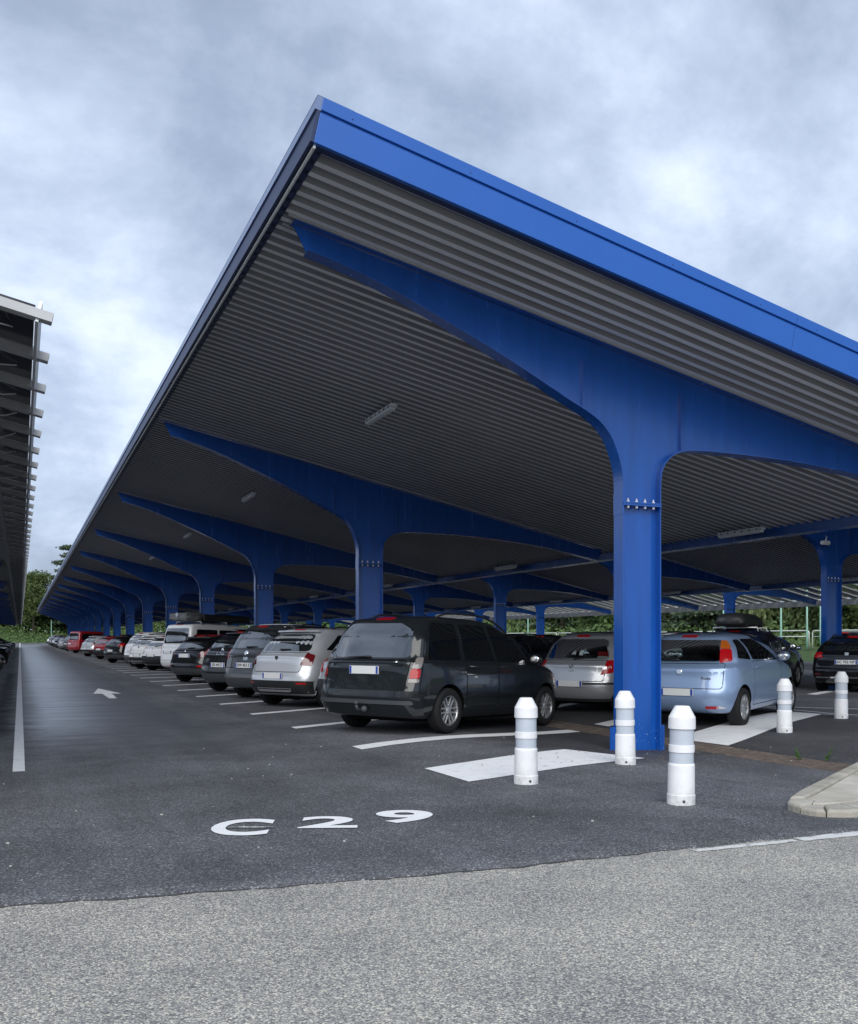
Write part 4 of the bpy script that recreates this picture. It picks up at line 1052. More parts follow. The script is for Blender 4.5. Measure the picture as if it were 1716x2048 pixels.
def hatch_style(S, **k):
    W2 = S['W'] / 2; b = S['belt']; H = S['H']; wb = S['wb']; ra = S['ra']; tw = W2 * S.get('tw', .76)
    xr0 = S['rb'] - ra; 
    xw = S['wsb'] - ra; xt = S['wst'] - ra; xrt = S['rt'] - ra
    zb, zt = b + .045, H - .15
    xq = xr0 + .42
    mid = wb * .46
    d = dict(rw=(W2 * .74, b + .05, tw * .90, H - .14),
             sw=[[(xq, zb + .03), (mid - .03, zb), (mid - .05, zt), (xrt + .42, zt - .02)], [(mid + .03, zb), (xw - .62, zb - .005), (xt - .20, zt), (mid + .02, zt)]],
             doors=[[(mid - .78, .62), (mid - .015, .30), (mid - .015, b + .02), (mid - .74, b + .02)], [(mid + .015, .30), (wb - .42, .30), (wb - .38, b + .01), (mid + .015, b + .02)]],
             tailgate=[(-W2 * .70, .52), (W2 * .70, .52), (W2 * .72, b + .02), (-W2 * .72, b + .02)],
             rear_patches=[('tail_light', [(W2 * .73, b - .28), (W2 * .965, b - .24), (W2 * .955, b + .02), (W2 * .78, b - .01)], RED),
                           ('lower_bumper', [(-W2 * .9, .25), (W2 * .9, .25), (W2 * .92, .40), (-W2 * .92, .40)], BLACKP)],
             plate=(0, .62, None), badge=(0, b - .08, .042, CHROME, 'round'), wiper=(0, -.30, b + .03, b + .06), brake_light=(0, H - .085, .14),
             handles=((mid - .62, wb - 1.55 + .62), b - .09), mx=xw - .52)
    d.update(k); return d

PARK = []
def place(root, x, y, label, group='cars parked under the blue canopies', head=HEAD, cat='car'):
    wbx = root.get('wb', 2.6) if False else 2.6
    z0 = az_(x, y); xf, yf = x + math.cos(head) * wbx, y + math.sin(head) * wbx; z1 = az_(xf, yf)
    root.location = (x, y, z0); root.rotation_euler = (0, -math.atan2(z1 - z0, wbx), head)
    tag(root, label, cat, group); return root
def recolour(root, old, new):
    for ch in root.children_recursive:
        if ch.type == 'MESH':
            for sl_ in ch.material_slots:
                if sl_.material == old: sl_.link = 'OBJECT'; sl_.material = new
LN = Vector((-HY, HX))           # left of the heading
def from_wheel(x, y, t_=.76): return x - LN.x * t_, y - LN.y * t_

# --- big dark minivan (nearest)
S = dict(L=4.52, W=1.81, H=1.645, belt=1.00, hood=.98, rb=.15, rt=.42, wsb=3.75, wst=2.55, ra=.86, wb=2.70, wr=.315, tw=.80, nr=4.2, cr=.38, ct=.34, rmid=.10)
W2 = .905
st = hatch_style(S, rw=(.68, 1.03, .58, 1.51), rwr=.10, glass=GLASS,
    sw=[[(-.46, 1.01), (.32, 1.01), (.28, 1.525), (-.26, 1.525)], [(.41, 1.01), (1.18, 1.01), (1.02, 1.525), (.37, 1.525)], [(1.26, 1.01), (2.13, .99), (1.60, 1.51), (1.11, 1.525)], [(2.20, 1.02), (2.62, 1.0), (1.80, 1.44)]],
    doors=[[(.40, .36), (1.20, .36), (1.22, 1.02), (.40, 1.02)], [(1.24, .36), (2.22, .36), (2.22, 1.0), (1.25, 1.02)]],
    tailgate=[(-.70, .58), (.70, .58), (.735, 1.01), (-.735, 1.01)],
    rear_patches=[('tail_light', [(.77, .755), (.895, .755), (.895, .885), (.78, .885)], RED), ('reversing_lamp', [(.78, .89), (.895, .89), (.87, 1.04), (.81, 1.04)], SMOKE), ('indicator_lamp', [(.765, .70), (.895, .70), (.895, .75), (.77, .75)], SMOKE),
                  ],
    side_patches=[('side_moulding', [(.44, .50), (2.15, .50), (2.15, .53), (.44, .53)], PT['espace'])],
    plate=(0, .86, None), badge=(-.52, .98, .035, CHROME, 'round'), wiper=(-.02, .40, 1.035, 1.02), brake_light=(0, 1.58, .14), rails=(.0, 2.0, .60, BLACKP, .075),
    handles=((.55, 1.40), .93), mx=2.18, spokes=6, ws=1, mm=PT['espace'])
c = build_car(S, PT['espace'], st)
c.badge_text('rear', 'ESPACE', .60, .70, .045)
c.patch('bumper', 'rear', [(-.875, .27, .1), (.875, .27, .1), (.885, .585, .03), (-.885, .585, .03)], PT['espace'], .028, step=.07, skirt=.05)
c.patch('bumper_strip', 'rear', [(-.80, .41), (.80, .41), (.80, .46), (-.80, .46)], GREYP, .038, step=.07, skirt=.03, r=.02)
bm = bmesh.new(); bm_tube(bm, [(-.60, 0, .30), (-.82, 0, .31), (-.93, 0, .33), (-.95, 0, .38)], .02, 8); bmesh.ops.create_uvsphere(bm, u_segments=12, v_segments=8, radius=.03, matrix=Matrix.Translation((-.95, 0, .41))); bmesh.ops.create_uvsphere(bm, u_segments=12, v_segments=8, radius=.045, matrix=Matrix.Translation((-.9, -.1, .33))); from_bm('tow_bar', bm, (GREYP,), c.root, True)
ESP = c; place(c.root, *from_wheel(4.62, 13.32), 'dark grey-green minivan with roof rails and alloy wheels, nearest in the left row')

# --- grey hatchback mostly hidden behind it
S2 = dict(L=4.05, W=1.72, H=1.50, belt=.96, hood=.90, rb=.22, rt=.62, wsb=3.0, wst=2.0, ra=.70, wb=2.55, wr=.31, tw=.74)
c = build_car(S2, PT['silver'], hatch_style(S2, badge=(0, .86, .04, CHROME, 'diamond'), rear_patches=[('tail_light', [(.62, .72), (.84, .74), (.835, .98), (.70, .97)], RED), ('lower_bumper', [(-.82, .25), (.82, .25), (.83, .60), (-.83, .60)], BLACKP)]))
HATCH = c; place(c.root, *from_wheel(5.28, 16.44), 'silver hatchback almost hidden between the dark minivan and the pale crossover')

# --- pale silver crossover hatchback
S3 = dict(L=4.08, W=1.76, H=1.56, belt=1.02, hood=.95, rb=.20, rt=.66, wsb=3.0, wst=2.0, ra=.76, wb=2.59, wr=.325, tw=.74, nr=3.2)
c = build_car(S3, PT['pale'], hatch_style(S3, rw=(.66, 1.06, .52, 1.40), rwr=.10, arch=True,
    rear_patches=[('tail_light', [(.60, .80), (.855, .78), (.86, .99), (.66, 1.03)], REDD), ('lower_bumper', [(-.82, .26), (.82, .26), (.84, .50), (-.84, .50)], BLACKP), ('skid_plate', [(-.42, .29), (.42, .29), (.46, .36), (-.46, .36)], PT['silver']), ('reflector', [(.58, .44), (.78, .44), (.78, .47), (.58, .47)], RED)],
    tailgate=[(-.60, .66), (.60, .66), (.68, 1.04), (-.68, 1.04)], plate=(0, .59, None), badge=(0, .93, .035, BLACKP, 'shield'), wiper=(.05, -.22, 1.08, 1.09), rails=(.25, 1.7, .56, BLACKP, .05), spoiler=(.55, 1.45, -.20, PT['pale'], .04), rim=BLACKP))
CROSS = c; place(c.root, *from_wheel(4.67, 18.75), 'pale silver crossover hatchback with black lower bumper and dark red lamps')

# --- anthracite tall hatch with white roof
S4 = dict(L=4.25, W=1.79, H=1.66, belt=1.06, hood=.98, rb=.14, rt=.50, wsb=3.25, wst=2.15, ra=.80, wb=2.61, wr=.325, tw=.77, nr=3.2)
c = build_car(S4, PT['anth'], hatch_style(S4, rw=(.66, 1.10, .56, 1.50), rwr=.10, arch=True, tailgate=[(-.68, .66), (.68, .66), (.70, 1.08), (-.70, 1.08)],
    rear_patches=[('tail_light', [(.70, .86), (.86, .86), (.86, 1.08), (.74, 1.08)], RED), ('lower_bumper', [(-.83, .26), (.83, .26), (.85, .44), (-.85, .44)], GREYP), ('bumper_bar', [(-.84, .45), (.84, .45), (.85, .53), (-.85, .53)], PT['grey'])],
    plate=(0, .72, 'DW 453 Z', .52, .03), badge=(0, .99, .055, CHROME, 'round'), wiper=(.1, -.25, 1.11, 1.12), spoiler=(.58, 1.55, -.26, PT['white'], .05), rails=(.3, 1.7, .60, BLACKP, .05), rim=BLACKP))
c.badge_text('rear', '500', .0, .86, .09)
TALL = c
c.patch('roof_panel', 'top', [(.05, -.52), (1.15, -.50), (1.15, .50), (.05, .52)], PT['white'], .006, r=.12)
place(c.root, *from_wheel(4.72, 21.40), 'anthracite tall hatchback with white roof and round chrome badge')

# --- black crossover hatch
S5 = dict(L=4.12, W=1.78, H=1.56, belt=1.04, hood=.97, rb=.18, rt=.68, wsb=3.05, wst=2.0, ra=.74, wb=2.60, wr=.33, tw=.73)
c = build_car(S5, PT['black'], hatch_style(S5, rw=(.62, 1.10, .50, 1.38), rwr=.08, tailgate=[(-.66, .68), (.66, .68), (.68, 1.06), (-.68, 1.06)],
    rear_patches=[('tail_light', [(.55, .90), (.86, .86), (.86, 1.08), (.62, 1.04)], RED), ('reversing_lamp', [(.50, .92), (.54, .91), (.58, 1.03), (.52, 1.03)], CLEAR), ('lower_bumper', [(-.83, .26), (.83, .26), (.85, .44), (-.85, .44)], GREYP)],
    plate=(0, .66, 'ED 443 Z', .52, .03), badge=(0, 1.03, .045, CHROME, 'diamond'), wiper=(.05, -.24, 1.12, 1.13), spoiler=(.52, 1.44, -.14, BLACKP, .05), text=((('CAPTUR'), 0, .93, .075),)))
place(c.root, *from_wheel(4.66, 24.25), 'black crossover hatchback with large red lamps and diamond badge')
BCROSS = c

# --- black small hatch with red roof
S6 = dict(L=3.95, W=1.71, H=1.46, belt=.98, hood=.92, rb=.20, rt=.60, wsb=2.95, wst=1.95, ra=.72, wb=2.46, wr=.31, tw=.74)
c = build_car(S6, PT['black'], hatch_style(S6, rw=(.62, 1.02, .52, 1.30), tailgate=[(-.64, .62), (.64, .62), (.66, 1.0), (-.66, 1.0)], plate=(0, .80, None), badge=(0, .93, .03, CHROME, 'round'),
    rear_patches=[('tail_light', [(.58, .76), (.83, .76), (.82, .93), (.66, .93)], REDD), ('lower_bumper', [(-.8, .25), (.8, .25), (.82, .42), (-.82, .42)], GREYP), ('fog_lamp', [(.62, .46), (.76, .46), (.76, .52), (.62, .52)], RED)], spoiler=(.56, 1.34, -.26, BLACKP, .06)))
c.patch('roof_panel', 'top', [(.0, -.50), (1.05, -.48), (1.05, .48), (.0, .50)], PT['red'], .006, r=.10)
place(c.root, *from_wheel(4.66, 29.85), 'small black hatchback with a red roof, in front of the white van')
SMALLB = c

# --- white van with awning bag on the roof
S7 = dict(L=4.90, W=1.90, H=1.97, belt=1.12, hood=1.06, rb=.08, rt=.24, wsb=4.35, wst=3.30, ra=.95, wb=3.0, wr=.34, tw=.84, nr=5.0, cr=.30, ct=.28, rmid=.05)
c = build_car(S7, PT['white'], hatch_style(S7, rw=(.72, 1.16, .66, 1.76), rwr=.08, glass=GLASS, tailgate=[(-.80, .50), (.80, .50), (.80, 1.14), (-.80, 1.14)],
    sw=[[(-.55, 1.18), (.55, 1.18), (.55, 1.72), (-.45, 1.72)], [(.65, 1.18), (1.75, 1.18), (1.75, 1.72), (.65, 1.72)], [(1.85, 1.18), (2.75, 1.14), (2.3, 1.70), (1.85, 1.72)]],
    doors=[[(.6, .35), (1.8, .35), (1.8, 1.14), (.6, 1.14)], [(1.85, .35), (2.6, .35), (2.65, 1.12), (1.85, 1.14)]],
    rear_patches=[('tail_light', [(.83, .75), (.93, .75), (.93, 1.20), (.85, 1.20)], RED), ('lower_bumper', [(-.88, .28), (.88, .28), (.90, .44), (-.90, .44)], PT['white'])],
    plate=(.35, .82, None, .5, .03), badge=(0, 1.04, .05, CHROME, 'round'), wiper=(.0, -.3, 1.18, 1.2), brake_light=(0, 1.90, .2), handles=((.75, 2.0), 1.02), mx=2.75))
for x in (-.2, 1.1):
    bm = bmesh.new(); bm_tube(bm, [(x, -.78, 1.92), (x, -.72, 2.03), (x, .72, 2.03), (x, .78, 1.92)], .022, 8); from_bm('roof_bar', bm, (GALVD,), c.root)
VAN = c; place(c.root, *from_wheel(5.85, 39.0, .84), 'white van with a bagged awning on its roof bars', cat='van')
# awning bag rests on the roof bars: a thing of its own
aw = empty('awning_bag', c.root.location, HEAD, 'grey and black awning bag strapped on the roof of the white van', 'awning bag')
aw.location = c.root.location; aw.rotation_euler = c.root.rotation_euler
bm = bmesh.new(); bm_box(bm, -.75, .05, -.55, .55, 2.06, 2.36, None, .08); bmesh.ops.subdivide_edges(bm, edges=bm.edges[:], cuts=3, use_grid_fill=True)
rr = random.Random(2)
for v in bm.verts: v.co += Vector((rr.uniform(-.025, .025), rr.uniform(-.02, .02), rr.uniform(-.025, .025)))
from_bm('cover', bm, (CANV,), aw, True)
bm = bmesh.new(); bm_box(bm, .06, 2.5, -.6, .6, 2.06, 2.34, None, .07); from_bm('folded_tent', bm, (BLACKP,), aw)
bm = bmesh.new(); bm_box(bm, -.02, .0, -.01, .13, -.01, .13, Matrix.Translation((-.775, 0, 2.2)) @ Matrix.Rotation(R(45), 4, 'X')); from_bm('emblem', bm, (PT['silver'],), aw)

# --- silver hatch on the other side of the drain (see-through glass)
S8 = dict(L=3.99, W=1.71, H=1.49, belt=.96, hood=.90, rb=.16, rt=.52, wsb=3.05, wst=2.05, ra=.62, wb=2.575, wr=.305, tw=.74, nr=2.9, cr=.55, hollow=True)
c = build_car(S8, PT['silver'], hatch_style(S8, rw=(.66, 1.0, .52, 1.36), rwr=.10, tailgate=[(-.62, .60), (.62, .60), (.66, .985), (-.66, .985)],
    rear_patches=[('tail_light', [(.58, .72), (.845, .76), (.83, .985), (.68, .97)], RED), ('reversing_lamp', [(.64, .80), (.80, .83), (.79, .88), (.67, .87)], CLEAR), ('bumper_strip', [(.25, .545), (.80, .545), (.80, .58), (.25, .58)], BLACKP), ('lower_bumper', [(-.7, .24), (.7, .24), (.72, .29), (-.72, .29)], GREYP)],
    plate=(0, .56, None), badge=(0, .88, .042, CHROME, 'diamond'), antenna=(1.0, 0), brake_light=(0, 1.415, .13), rim=ALLOY, spokes=5))
c.badge_text('rear', 'CLIO', 0, .79, .05)
CLIO = c
bm = bmesh.new(); bm_box(bm, .30, .34, -.42, -.12, 1.0, 1.12, None, .01); from_bm('parcel', bm, (RED,), c.root)
bm = bmesh.new(); bm_box(bm, .24, .29, -.42, -.14, .99, 1.03, None, .01); from_bm('parcel', bm, (PLATE,), c.root)
place(c.root, 9.78, 15.21, 'silver hatchback between the dark minivan and the blue column')

# --- light blue hatch right of the column (see-through glass)
S9 = dict(L=4.03, W=1.69, H=1.46, belt=.98, hood=.92, rb=.20, rt=.46, wsb=3.10, wst=2.05, ra=.66, wb=2.51, wr=.30, tw=.73, nr=3.0, cr=.50, hollow=True)
c = build_car(S9, PT['lblue'], hatch_style(S9, rw=(.62, 1.0, .51, 1.34), rwr=.05, tailgate=[(-.66, .60), (.66, .60), (.66, .985), (-.66, .985)],
    sw=[[(-.10, 1.06), (.42, 1.02), (.36, 1.345), (.12, 1.34)], [(.50, 1.02), (1.72, .99), (1.62, 1.06), (1.02, 1.345), (.44, 1.35)]],
    doors=[[(.46, .30), (1.85, .30), (1.88, .99), (.46, 1.0)]],
    rear_patches=[('tail_light', [(.60, .99), (.80, 1.02), (.755, 1.20), (.565, 1.20)], RED), ('indicator_lamp', [(.565, 1.205), (.755, 1.205), (.69, 1.33), (.545, 1.33)], AMBER),
                  ('fog_lamp', [(.42, .30), (.60, .30), (.60, .34), (.42, .34)], RED), ('reversing_lamp', [(.61, .30), (.76, .31), (.70, .345), (.61, .34)], CLEAR)],
    plate=(0, .55, None), badge=(0, .86, .045, CHROME, 'round'), antenna=(.3, 0), brake_light=(0, 1.395, .12), handles=((.66,), .90), spokes=12, ws=2, wiper=(.05, .42, 1.03, 1.04), mx=1.72))
c.badge_text('rear', 'Punto', -.42, .76, .06, GREYP)
PUNTO = c; place(c.root, 9.89, 12.23, 'light blue three-door hatchback just right of the nearest blue column')

# --- black estate, far right
S10 = dict(L=4.58, W=1.80, H=1.47, belt=.98, hood=.92, rb=.18, rt=.78, wsb=3.35, wst=2.35, ra=.98, wb=2.73, wr=.32, tw=.72, nr=3.2)
c = build_car(S10, PT['black'], hatch_style(S10, rw=(.66, 1.02, .54, 1.33), tailgate=[(-.68, .64), (.68, .64), (.70, 1.0), (-.70, 1.0)],
    sw=[[(-.48, 1.05), (.25, 1.03), (.22, 1.32), (-.22, 1.32)], [(.33, 1.03), (1.12, 1.02), (1.02, 1.33), (.30, 1.33)], [(1.20, 1.02), (1.95, 1.0), (1.30, 1.32), (1.10, 1.33)]],
    rear_patches=[('tail_light', [(.56, .85), (.86, .84), (.86, .99), (.62, .98)], RED), ('chrome_strip', [(-.72, .345), (.72, .345), (.72, .375), (-.72, .375)], CHROME), ('reflector', [(.62, .42), (.80, .42), (.80, .45), (.62, .45)], REDD)],
    plate=(0, .74, 'EC 702 NP', .52, .03), badge=(0, .93, .05, CHROME, 'shield'), rails=(.0, 1.8, .56, BLACKP, .04)))
ESTATE = c; place(c.root, 19.42, 17.74, 'black estate car with its number plate showing, at the right edge')

# --- dark blue estate with roof box
c2 = copy_tree(ESTATE.root); recolour(c2, PT['black'], PT['navy'])
for ch in list(c2.children):
    if ch.name.startswith('number_plate'):
        for g in list(ch.children):
            if g.name.startswith('lettering'): bpy.data.objects.remove(g)
place(c2, 17.9, 20.35, 'navy estate car carrying a black roof box, behind the light blue hatchback')
c2.scale = (1.0, 1.02, 1.10)
rbx = empty('roof_box', (0, 0, 0), HEAD, 'black roof box with silver side badges on the navy estate car', 'roof box'); rbx.location = c2.location; rbx.rotation_euler = c2.rotation_euler
bm = bmesh.new(); K = [(1.66, -.52, 1.40, .30, .2, .5), (1.70, -.62, 1.52, .40, .25, .8), (1.80, -.62, 1.56, .41, .25, .9), (1.92, -.55, 1.40, .38, .3, .9), (2.0, -.42, 1.10, .30, .3, .9), (2.02, -.25, .9, .15, .2, .4)]
vs, fs = shell(K, 3.5, 2.4, n=3); bm.free(); o = mesh('box_shell', vs, fs, (BLACKP,), rbx, True); bm = bmesh.new(); bm.from_mesh(o.data); bmesh.ops.recalc_face_normals(bm, faces=bm.faces[:]); bm.to_mesh(o.data); bm.free(); autosmooth(o, 40)
for x in (-.1, .7):
    bm = bmesh.new(); bm_tube(bm, [(x, -.62, 1.52), (x, -.60, 1.63), (x, .60, 1.63), (x, .62, 1.52)], .02, 8); from_bm('roof_bar', bm, (ZINC,), rbx)
for yq in (-.19, .19):
    bm = bmesh.new(); bm_lathe(bm, [(.10, 0), (.10, .01), (.08, .016)], 20, Matrix.Translation((-.635, yq, 1.82)) @ Matrix.Rotation(R(-90), 4, 'Y') @ Matrix.Diagonal((.55, 1, 1, 1))); from_bm('badge', bm, (GREYP,), rbx)

# --- copies along the rows
def dup(src, x, y, old, new, label, wheel=True, group='cars parked under the blue canopies', cat='car', keep_text=False, head=HEAD):
    r_ = copy_tree(src.root)
    if old is not new: recolour(r_, old, new)
    for ch in list(r_.children):
        if ch.name.startswith('badge_lettering'): bpy.data.objects.remove(ch)
        elif ch.name.startswith('number_plate'):
            for g in list(ch.children):
                if g.name.startswith('lettering'): bpy.data.objects.remove(g)
    if wheel: x, y = from_wheel(x, y)
    return place(r_, x, y, label, group, head, cat)
dup(HATCH, 5.15, 41.6, PT['silver'], PT['white'], 'white hatchback directly beyond the white van')
dup(CROSS, 4.95, 44.2, PT['pale'], PT['white'], 'white hatchback with a black rear trim, second beyond the white van')
dup(TALL, 5.1, 47.6, PT['anth'], PT['white'], 'tall white family car, third beyond the white van')
dup(BCROSS, 4.7, 54.9, PT['black'], PT['black'], 'black crossover between the tall white car and the red hatchback')
dup(HATCH, 4.75, 64.5, PT['silver'], PT['red'], 'dark red hatchback just beyond the black crossover in the left row')
dup(CROSS, 4.6, 74.4, PT['pale'], PT['pale'], 'silver crossover between the red hatchback and the red van')
v = dup(VAN, 4.66, 91.0, PT['white'], PT['red'], 'red van with a plain roof, far down the left row', cat='van')
for ch in list(v.children):
    if ch.name.startswith('roof_bar'): bpy.data.objects.remove(ch)
for src, y, old, new, lab in ((TALL, 103, PT['anth'], PT['black'], 'black tall car just beyond the distant red van'), (ESTATE, 112, PT['black'], PT['silver'], 'silver estate, second beyond the distant red van'),
        (HATCH, 121, PT['silver'], PT['grey'], 'grey hatchback, third beyond the distant red van'), (CROSS, 131, PT['pale'], PT['navy'], 'navy crossover, fourth beyond the distant red van'),
        (HATCH, 143, PT['silver'], PT['silver'], 'silver hatchback, fifth beyond the distant red van'), (TALL, 155, PT['anth'], PT['black'], 'black car, last but one at the far end of the lane'), (HATCH, 168, PT['silver'], PT['white'], 'white car, last at the far end of the lane')):
    dup(src, 4.5, y, old, new, lab)
# right side of the first canopy, beyond the silver hatchback
dup(ESTATE, 10.0, 19.4, PT['black'], PT['black'], 'black estate glimpsed between the minivan bonnet and the silver hatchback', wheel=False)
dup(HATCH, 10.0, 25.0, PT['silver'], PT['grey'], 'grey hatchback hidden behind the pale crossover', wheel=False)
# second canopy, near side
for k, (src, old, new, lab) in {2: (CROSS, PT['pale'], PT['pale'], 'pale car with roof rails, behind the light blue hatchback roof'), 3: (TALL, PT['anth'], PT['grey'], 'grey car with a raised roof, behind the silver hatchback'), 4: (CROSS, PT['pale'], PT['white'], 'white car under the second canopy, left of the silver hatchback roof'),
        5: (HATCH, PT['silver'], PT['black'], 'black hatchback under the second canopy beyond the minivan bonnet'), 6: (HATCH, PT['silver'], PT['grey'], 'grey car under the second canopy over the minivan windscreen'), 8: (TALL, PT['anth'], PT['black'], 'black tall car deep under the second canopy'), 10: (HATCH, PT['silver'], PT['white'], 'white hatchback deep under the second canopy')}.items():
    dup(src, 18.2, 17.6 + 2.765 * k, old, new, lab, wheel=False)
dup(HATCH, 23.4, 20.0, PT['silver'], PT['black'], 'black hatchback under the second canopy, left of the black estate', wheel=False)
dup(HATCH, 23.4, 25.6, PT['silver'], PT['blue'], 'bright blue car glimpsed beyond the navy estate', wheel=False)
for x, y, src, old, new, lab in ((31.5, 29.2, TALL, PT['anth'], PT['black'], 'black tall car in the third row beyond the black estate'), (31.5, 34.6, HATCH, PT['silver'], PT['white'], 'white hatchback in the third row beyond the navy estate'),
        (31.5, 37.4, HATCH, PT['silver'], PT['blue'], 'blue hatchback in the third row left of the white one'), (31.5, 43.0, CROSS, PT['pale'], PT['pale'], 'silver crossover in the third row behind the light blue hatchback'), (31.5, 51.3, ESTATE, PT['black'], PT['white'], 'white estate in the third row near the farthest blue column'),
        (18.2, 17.6 + 2.765 * 7, HATCH, PT['silver'], PT['red'], 'dark red hatchback under the second canopy behind the minivan roof'), (10.0, 30.5, CROSS, PT['pale'], PT['white'], 'white crossover deep under the nearest canopy behind the black crossover')):
    dup(src, x, y, old, new, lab, wheel=False)
# cars nosed up to the lane under the far left canopy
lab_l = ['nearest dark green car nosing in from the left edge', 'second dark car at the left edge of the lane', 'third dark car at the left edge of the lane', 'grey car fourth along the left edge', 'black car fifth along the left edge', 'black car sixth along the left edge', 'silver car seventh along the left edge', 'black car eighth along the left edge', 'dark car ninth along the left edge', 'black car last along the left edge']
for k, (src, old, new) in enumerate(((HATCH, PT['silver'], PT['dkgreen']), (CROSS, PT['pale'], PT['black']), (HATCH, PT['silver'], PT['black']), (TALL, PT['anth'], PT['grey']), (HATCH, PT['silver'], PT['black']), (CROSS, PT['pale'], PT['black']), (HATCH, PT['silver'], PT['silver']), (TALL, PT['anth'], PT['black']), (CROSS, PT['pale'], PT['navy']), (HATCH, PT['silver'], PT['black']))):
    yn = 36.5 + (5.5 if k else 0) * 1 + (k * 8.3 if k else 0); xn = -.45
    lf = src.S['L'] - src.S['ra']
    dup(src, xn - HX * lf - .15, yn - HY * lf, old, new, lab_l[k], wheel=False, group='dark cars under the left canopy')

# ------------------------------------------------------------------ barriers, lamp posts, sign
def barrier(x, y, head, l, lab):
    z = far_z(x, y); r_ = empty('guard_rail', (x, y, z), head, lab, 'railing', 'white hooped railings before the trees')
    P = [(0, 0, 0), (0, 0, .95), (.03, 0, 1.05), (.12, 0, 1.10), (l - .12, 0, 1.10), (l - .03, 0, 1.05), (l, 0, .95), (l, 0, 0)]
    bm = bmesh.new(); bm_tube(bm, P, .035, 8); from_bm('hoop', bm, (RAILW,), r_)
    bm = bmesh.new(); bm_tube(bm, [(.03, 0, .72), (l - .03, 0, .72)], .03, 8); from_bm('mid_rail', bm, (RAILW,), r_)
for k in range(16):
    y = 34 + 6.3 * k; barrier(47.0, y, R(90), 6.0, f'white hooped railing before the trees, {(ORD + ["thirteenth", "fourteenth", "fifteenth", "sixteenth"])[k]} from the right')
def post(x, y, h, lab, head=True):
    r_ = empty('lamp_post', (x, y, far_z(x, y)), 0, lab, 'lamp post', 'pale green lamp posts')
    bm = bmesh.new(); bm_tube(bm, [(0, 0, 0), (0, 0, 1.), (0, 0, h)], [.075, .065, .045], 8); from_bm('pole', bm, (GREENP,), r_)
    if head:
        bm = bmesh.new(); bm_lathe(bm, [(.03, 0), (.16, .05), (.20, .16), (.16, .26), (.05, .30)], 14, Matrix.Translation((0, 0, h))); from_bm('lantern', bm, (PT['white'],), r_, True)
def along(px, X):
    xc = (px - 858) / 1893; c_, s_ = math.cos(R(YAW)), math.sin(R(YAW)); Z = X / (xc * c_ + s_); return X, (c_ - xc * s_) * Z
post(*along(1447, 46.0), 6, 'tall pale green post right of the second canopy column, thickest of them', False)
post(*along(1469, 49.0), 4.3, 'pale green lamp post with round lantern left of the roof box')
post(*along(1562, 46.0), 6, 'pale green post just right of the roof box', False)
post(*along(1614, 46.5), 6, 'pale green post carrying a small sign', False)
post(*along(1641, 50.0), 4.3, 'pale green lamp post with round lantern beside the right blue column')
post(*along(1056, 46.0), 6, 'pale green post beside the farthest blue column', False)
post(1.25 * 4.6, 204, 4.6, 'pale green post at the far end of the lane', False)
x_, y_ = along(1614, 46.2); sg = empty('small_sign', (x_, y_, far_z(x_, y_) + 1.75), R(45), 'small white sign on a pale green post before the trees', 'sign')
bm = bmesh.new(); bm_box(bm, -.22, .22, -.015, .0, 0, .5, None, .01); from_bm('sign_plate', bm, (RAILW,), sg)
bm = bmesh.new(); bm_box(bm, -.13, .13, -.02, -.016, .12, .38); from_bm('sign_symbol', bm, (PT['grey'],), sg)

# ------------------------------------------------------------------ trees
def leaf_mat(name, a, b_):
    m = bpy.data.materials.new(name); m.use_nodes = True; t = m.node_tree; p = t.nodes['Principled BSDF']; l = t.links.new
    g = N(t, 'ShaderNodeNewGeometry'); oi = N(t, 'ShaderNodeObjectInfo')
    n = N(t, 'ShaderNodeTexNoise', i_Scale=.8, i_Detail=6., i_Roughness=.7); l(g.outputs['Position'], n.inputs['Vector'])
    r = ramp(t, [(.3, a), (.7, b_)]); l(n.outputs[0], r.inputs[0])
    hv = N(t, 'ShaderNodeHueSaturation'); l(r.outputs[0], hv.inputs['Color']); l(math_n(t, 'ADD', math_n(t, 'MULTIPLY', oi.outputs['Random'], .5), .75), hv.inputs['Value']); l(math_n(t, 'ADD', math_n(t, 'MULTIPLY', oi.outputs['Random'], .05), .475), hv.inputs['Hue'])
    l(hv.outputs[0], p.inputs['Base Color']); p.inputs['Roughness'].default_value = .55; p.inputs['Specular IOR Level'].default_value = .3
    tl = N(t, 'ShaderNodeBsdfTranslucent'); l(hv.outputs[0], tl.inputs[0]); mx_ = N(t, 'ShaderNodeMixShader', i_0=.3); l(p.outputs[0], mx_.inputs[1]); l(tl.outputs[0], mx_.inputs[2])
    l(mx_.outputs[0], t.nodes['Material Output'].inputs[0]); return m
LEAF = leaf_mat('broad_leaf', (.05, .095, .03), (.17, .24, .085)); WILLOW = leaf_mat('willow_leaf', (.09, .13, .05), (.25, .30, .13)); NEEDLE = leaf_mat('cedar_needle', (.04, .075, .045), (.15, .20, .125))
BARK = mat('bark', (.10, .085, .07), .9, 0, .2, 0, .3, 6)
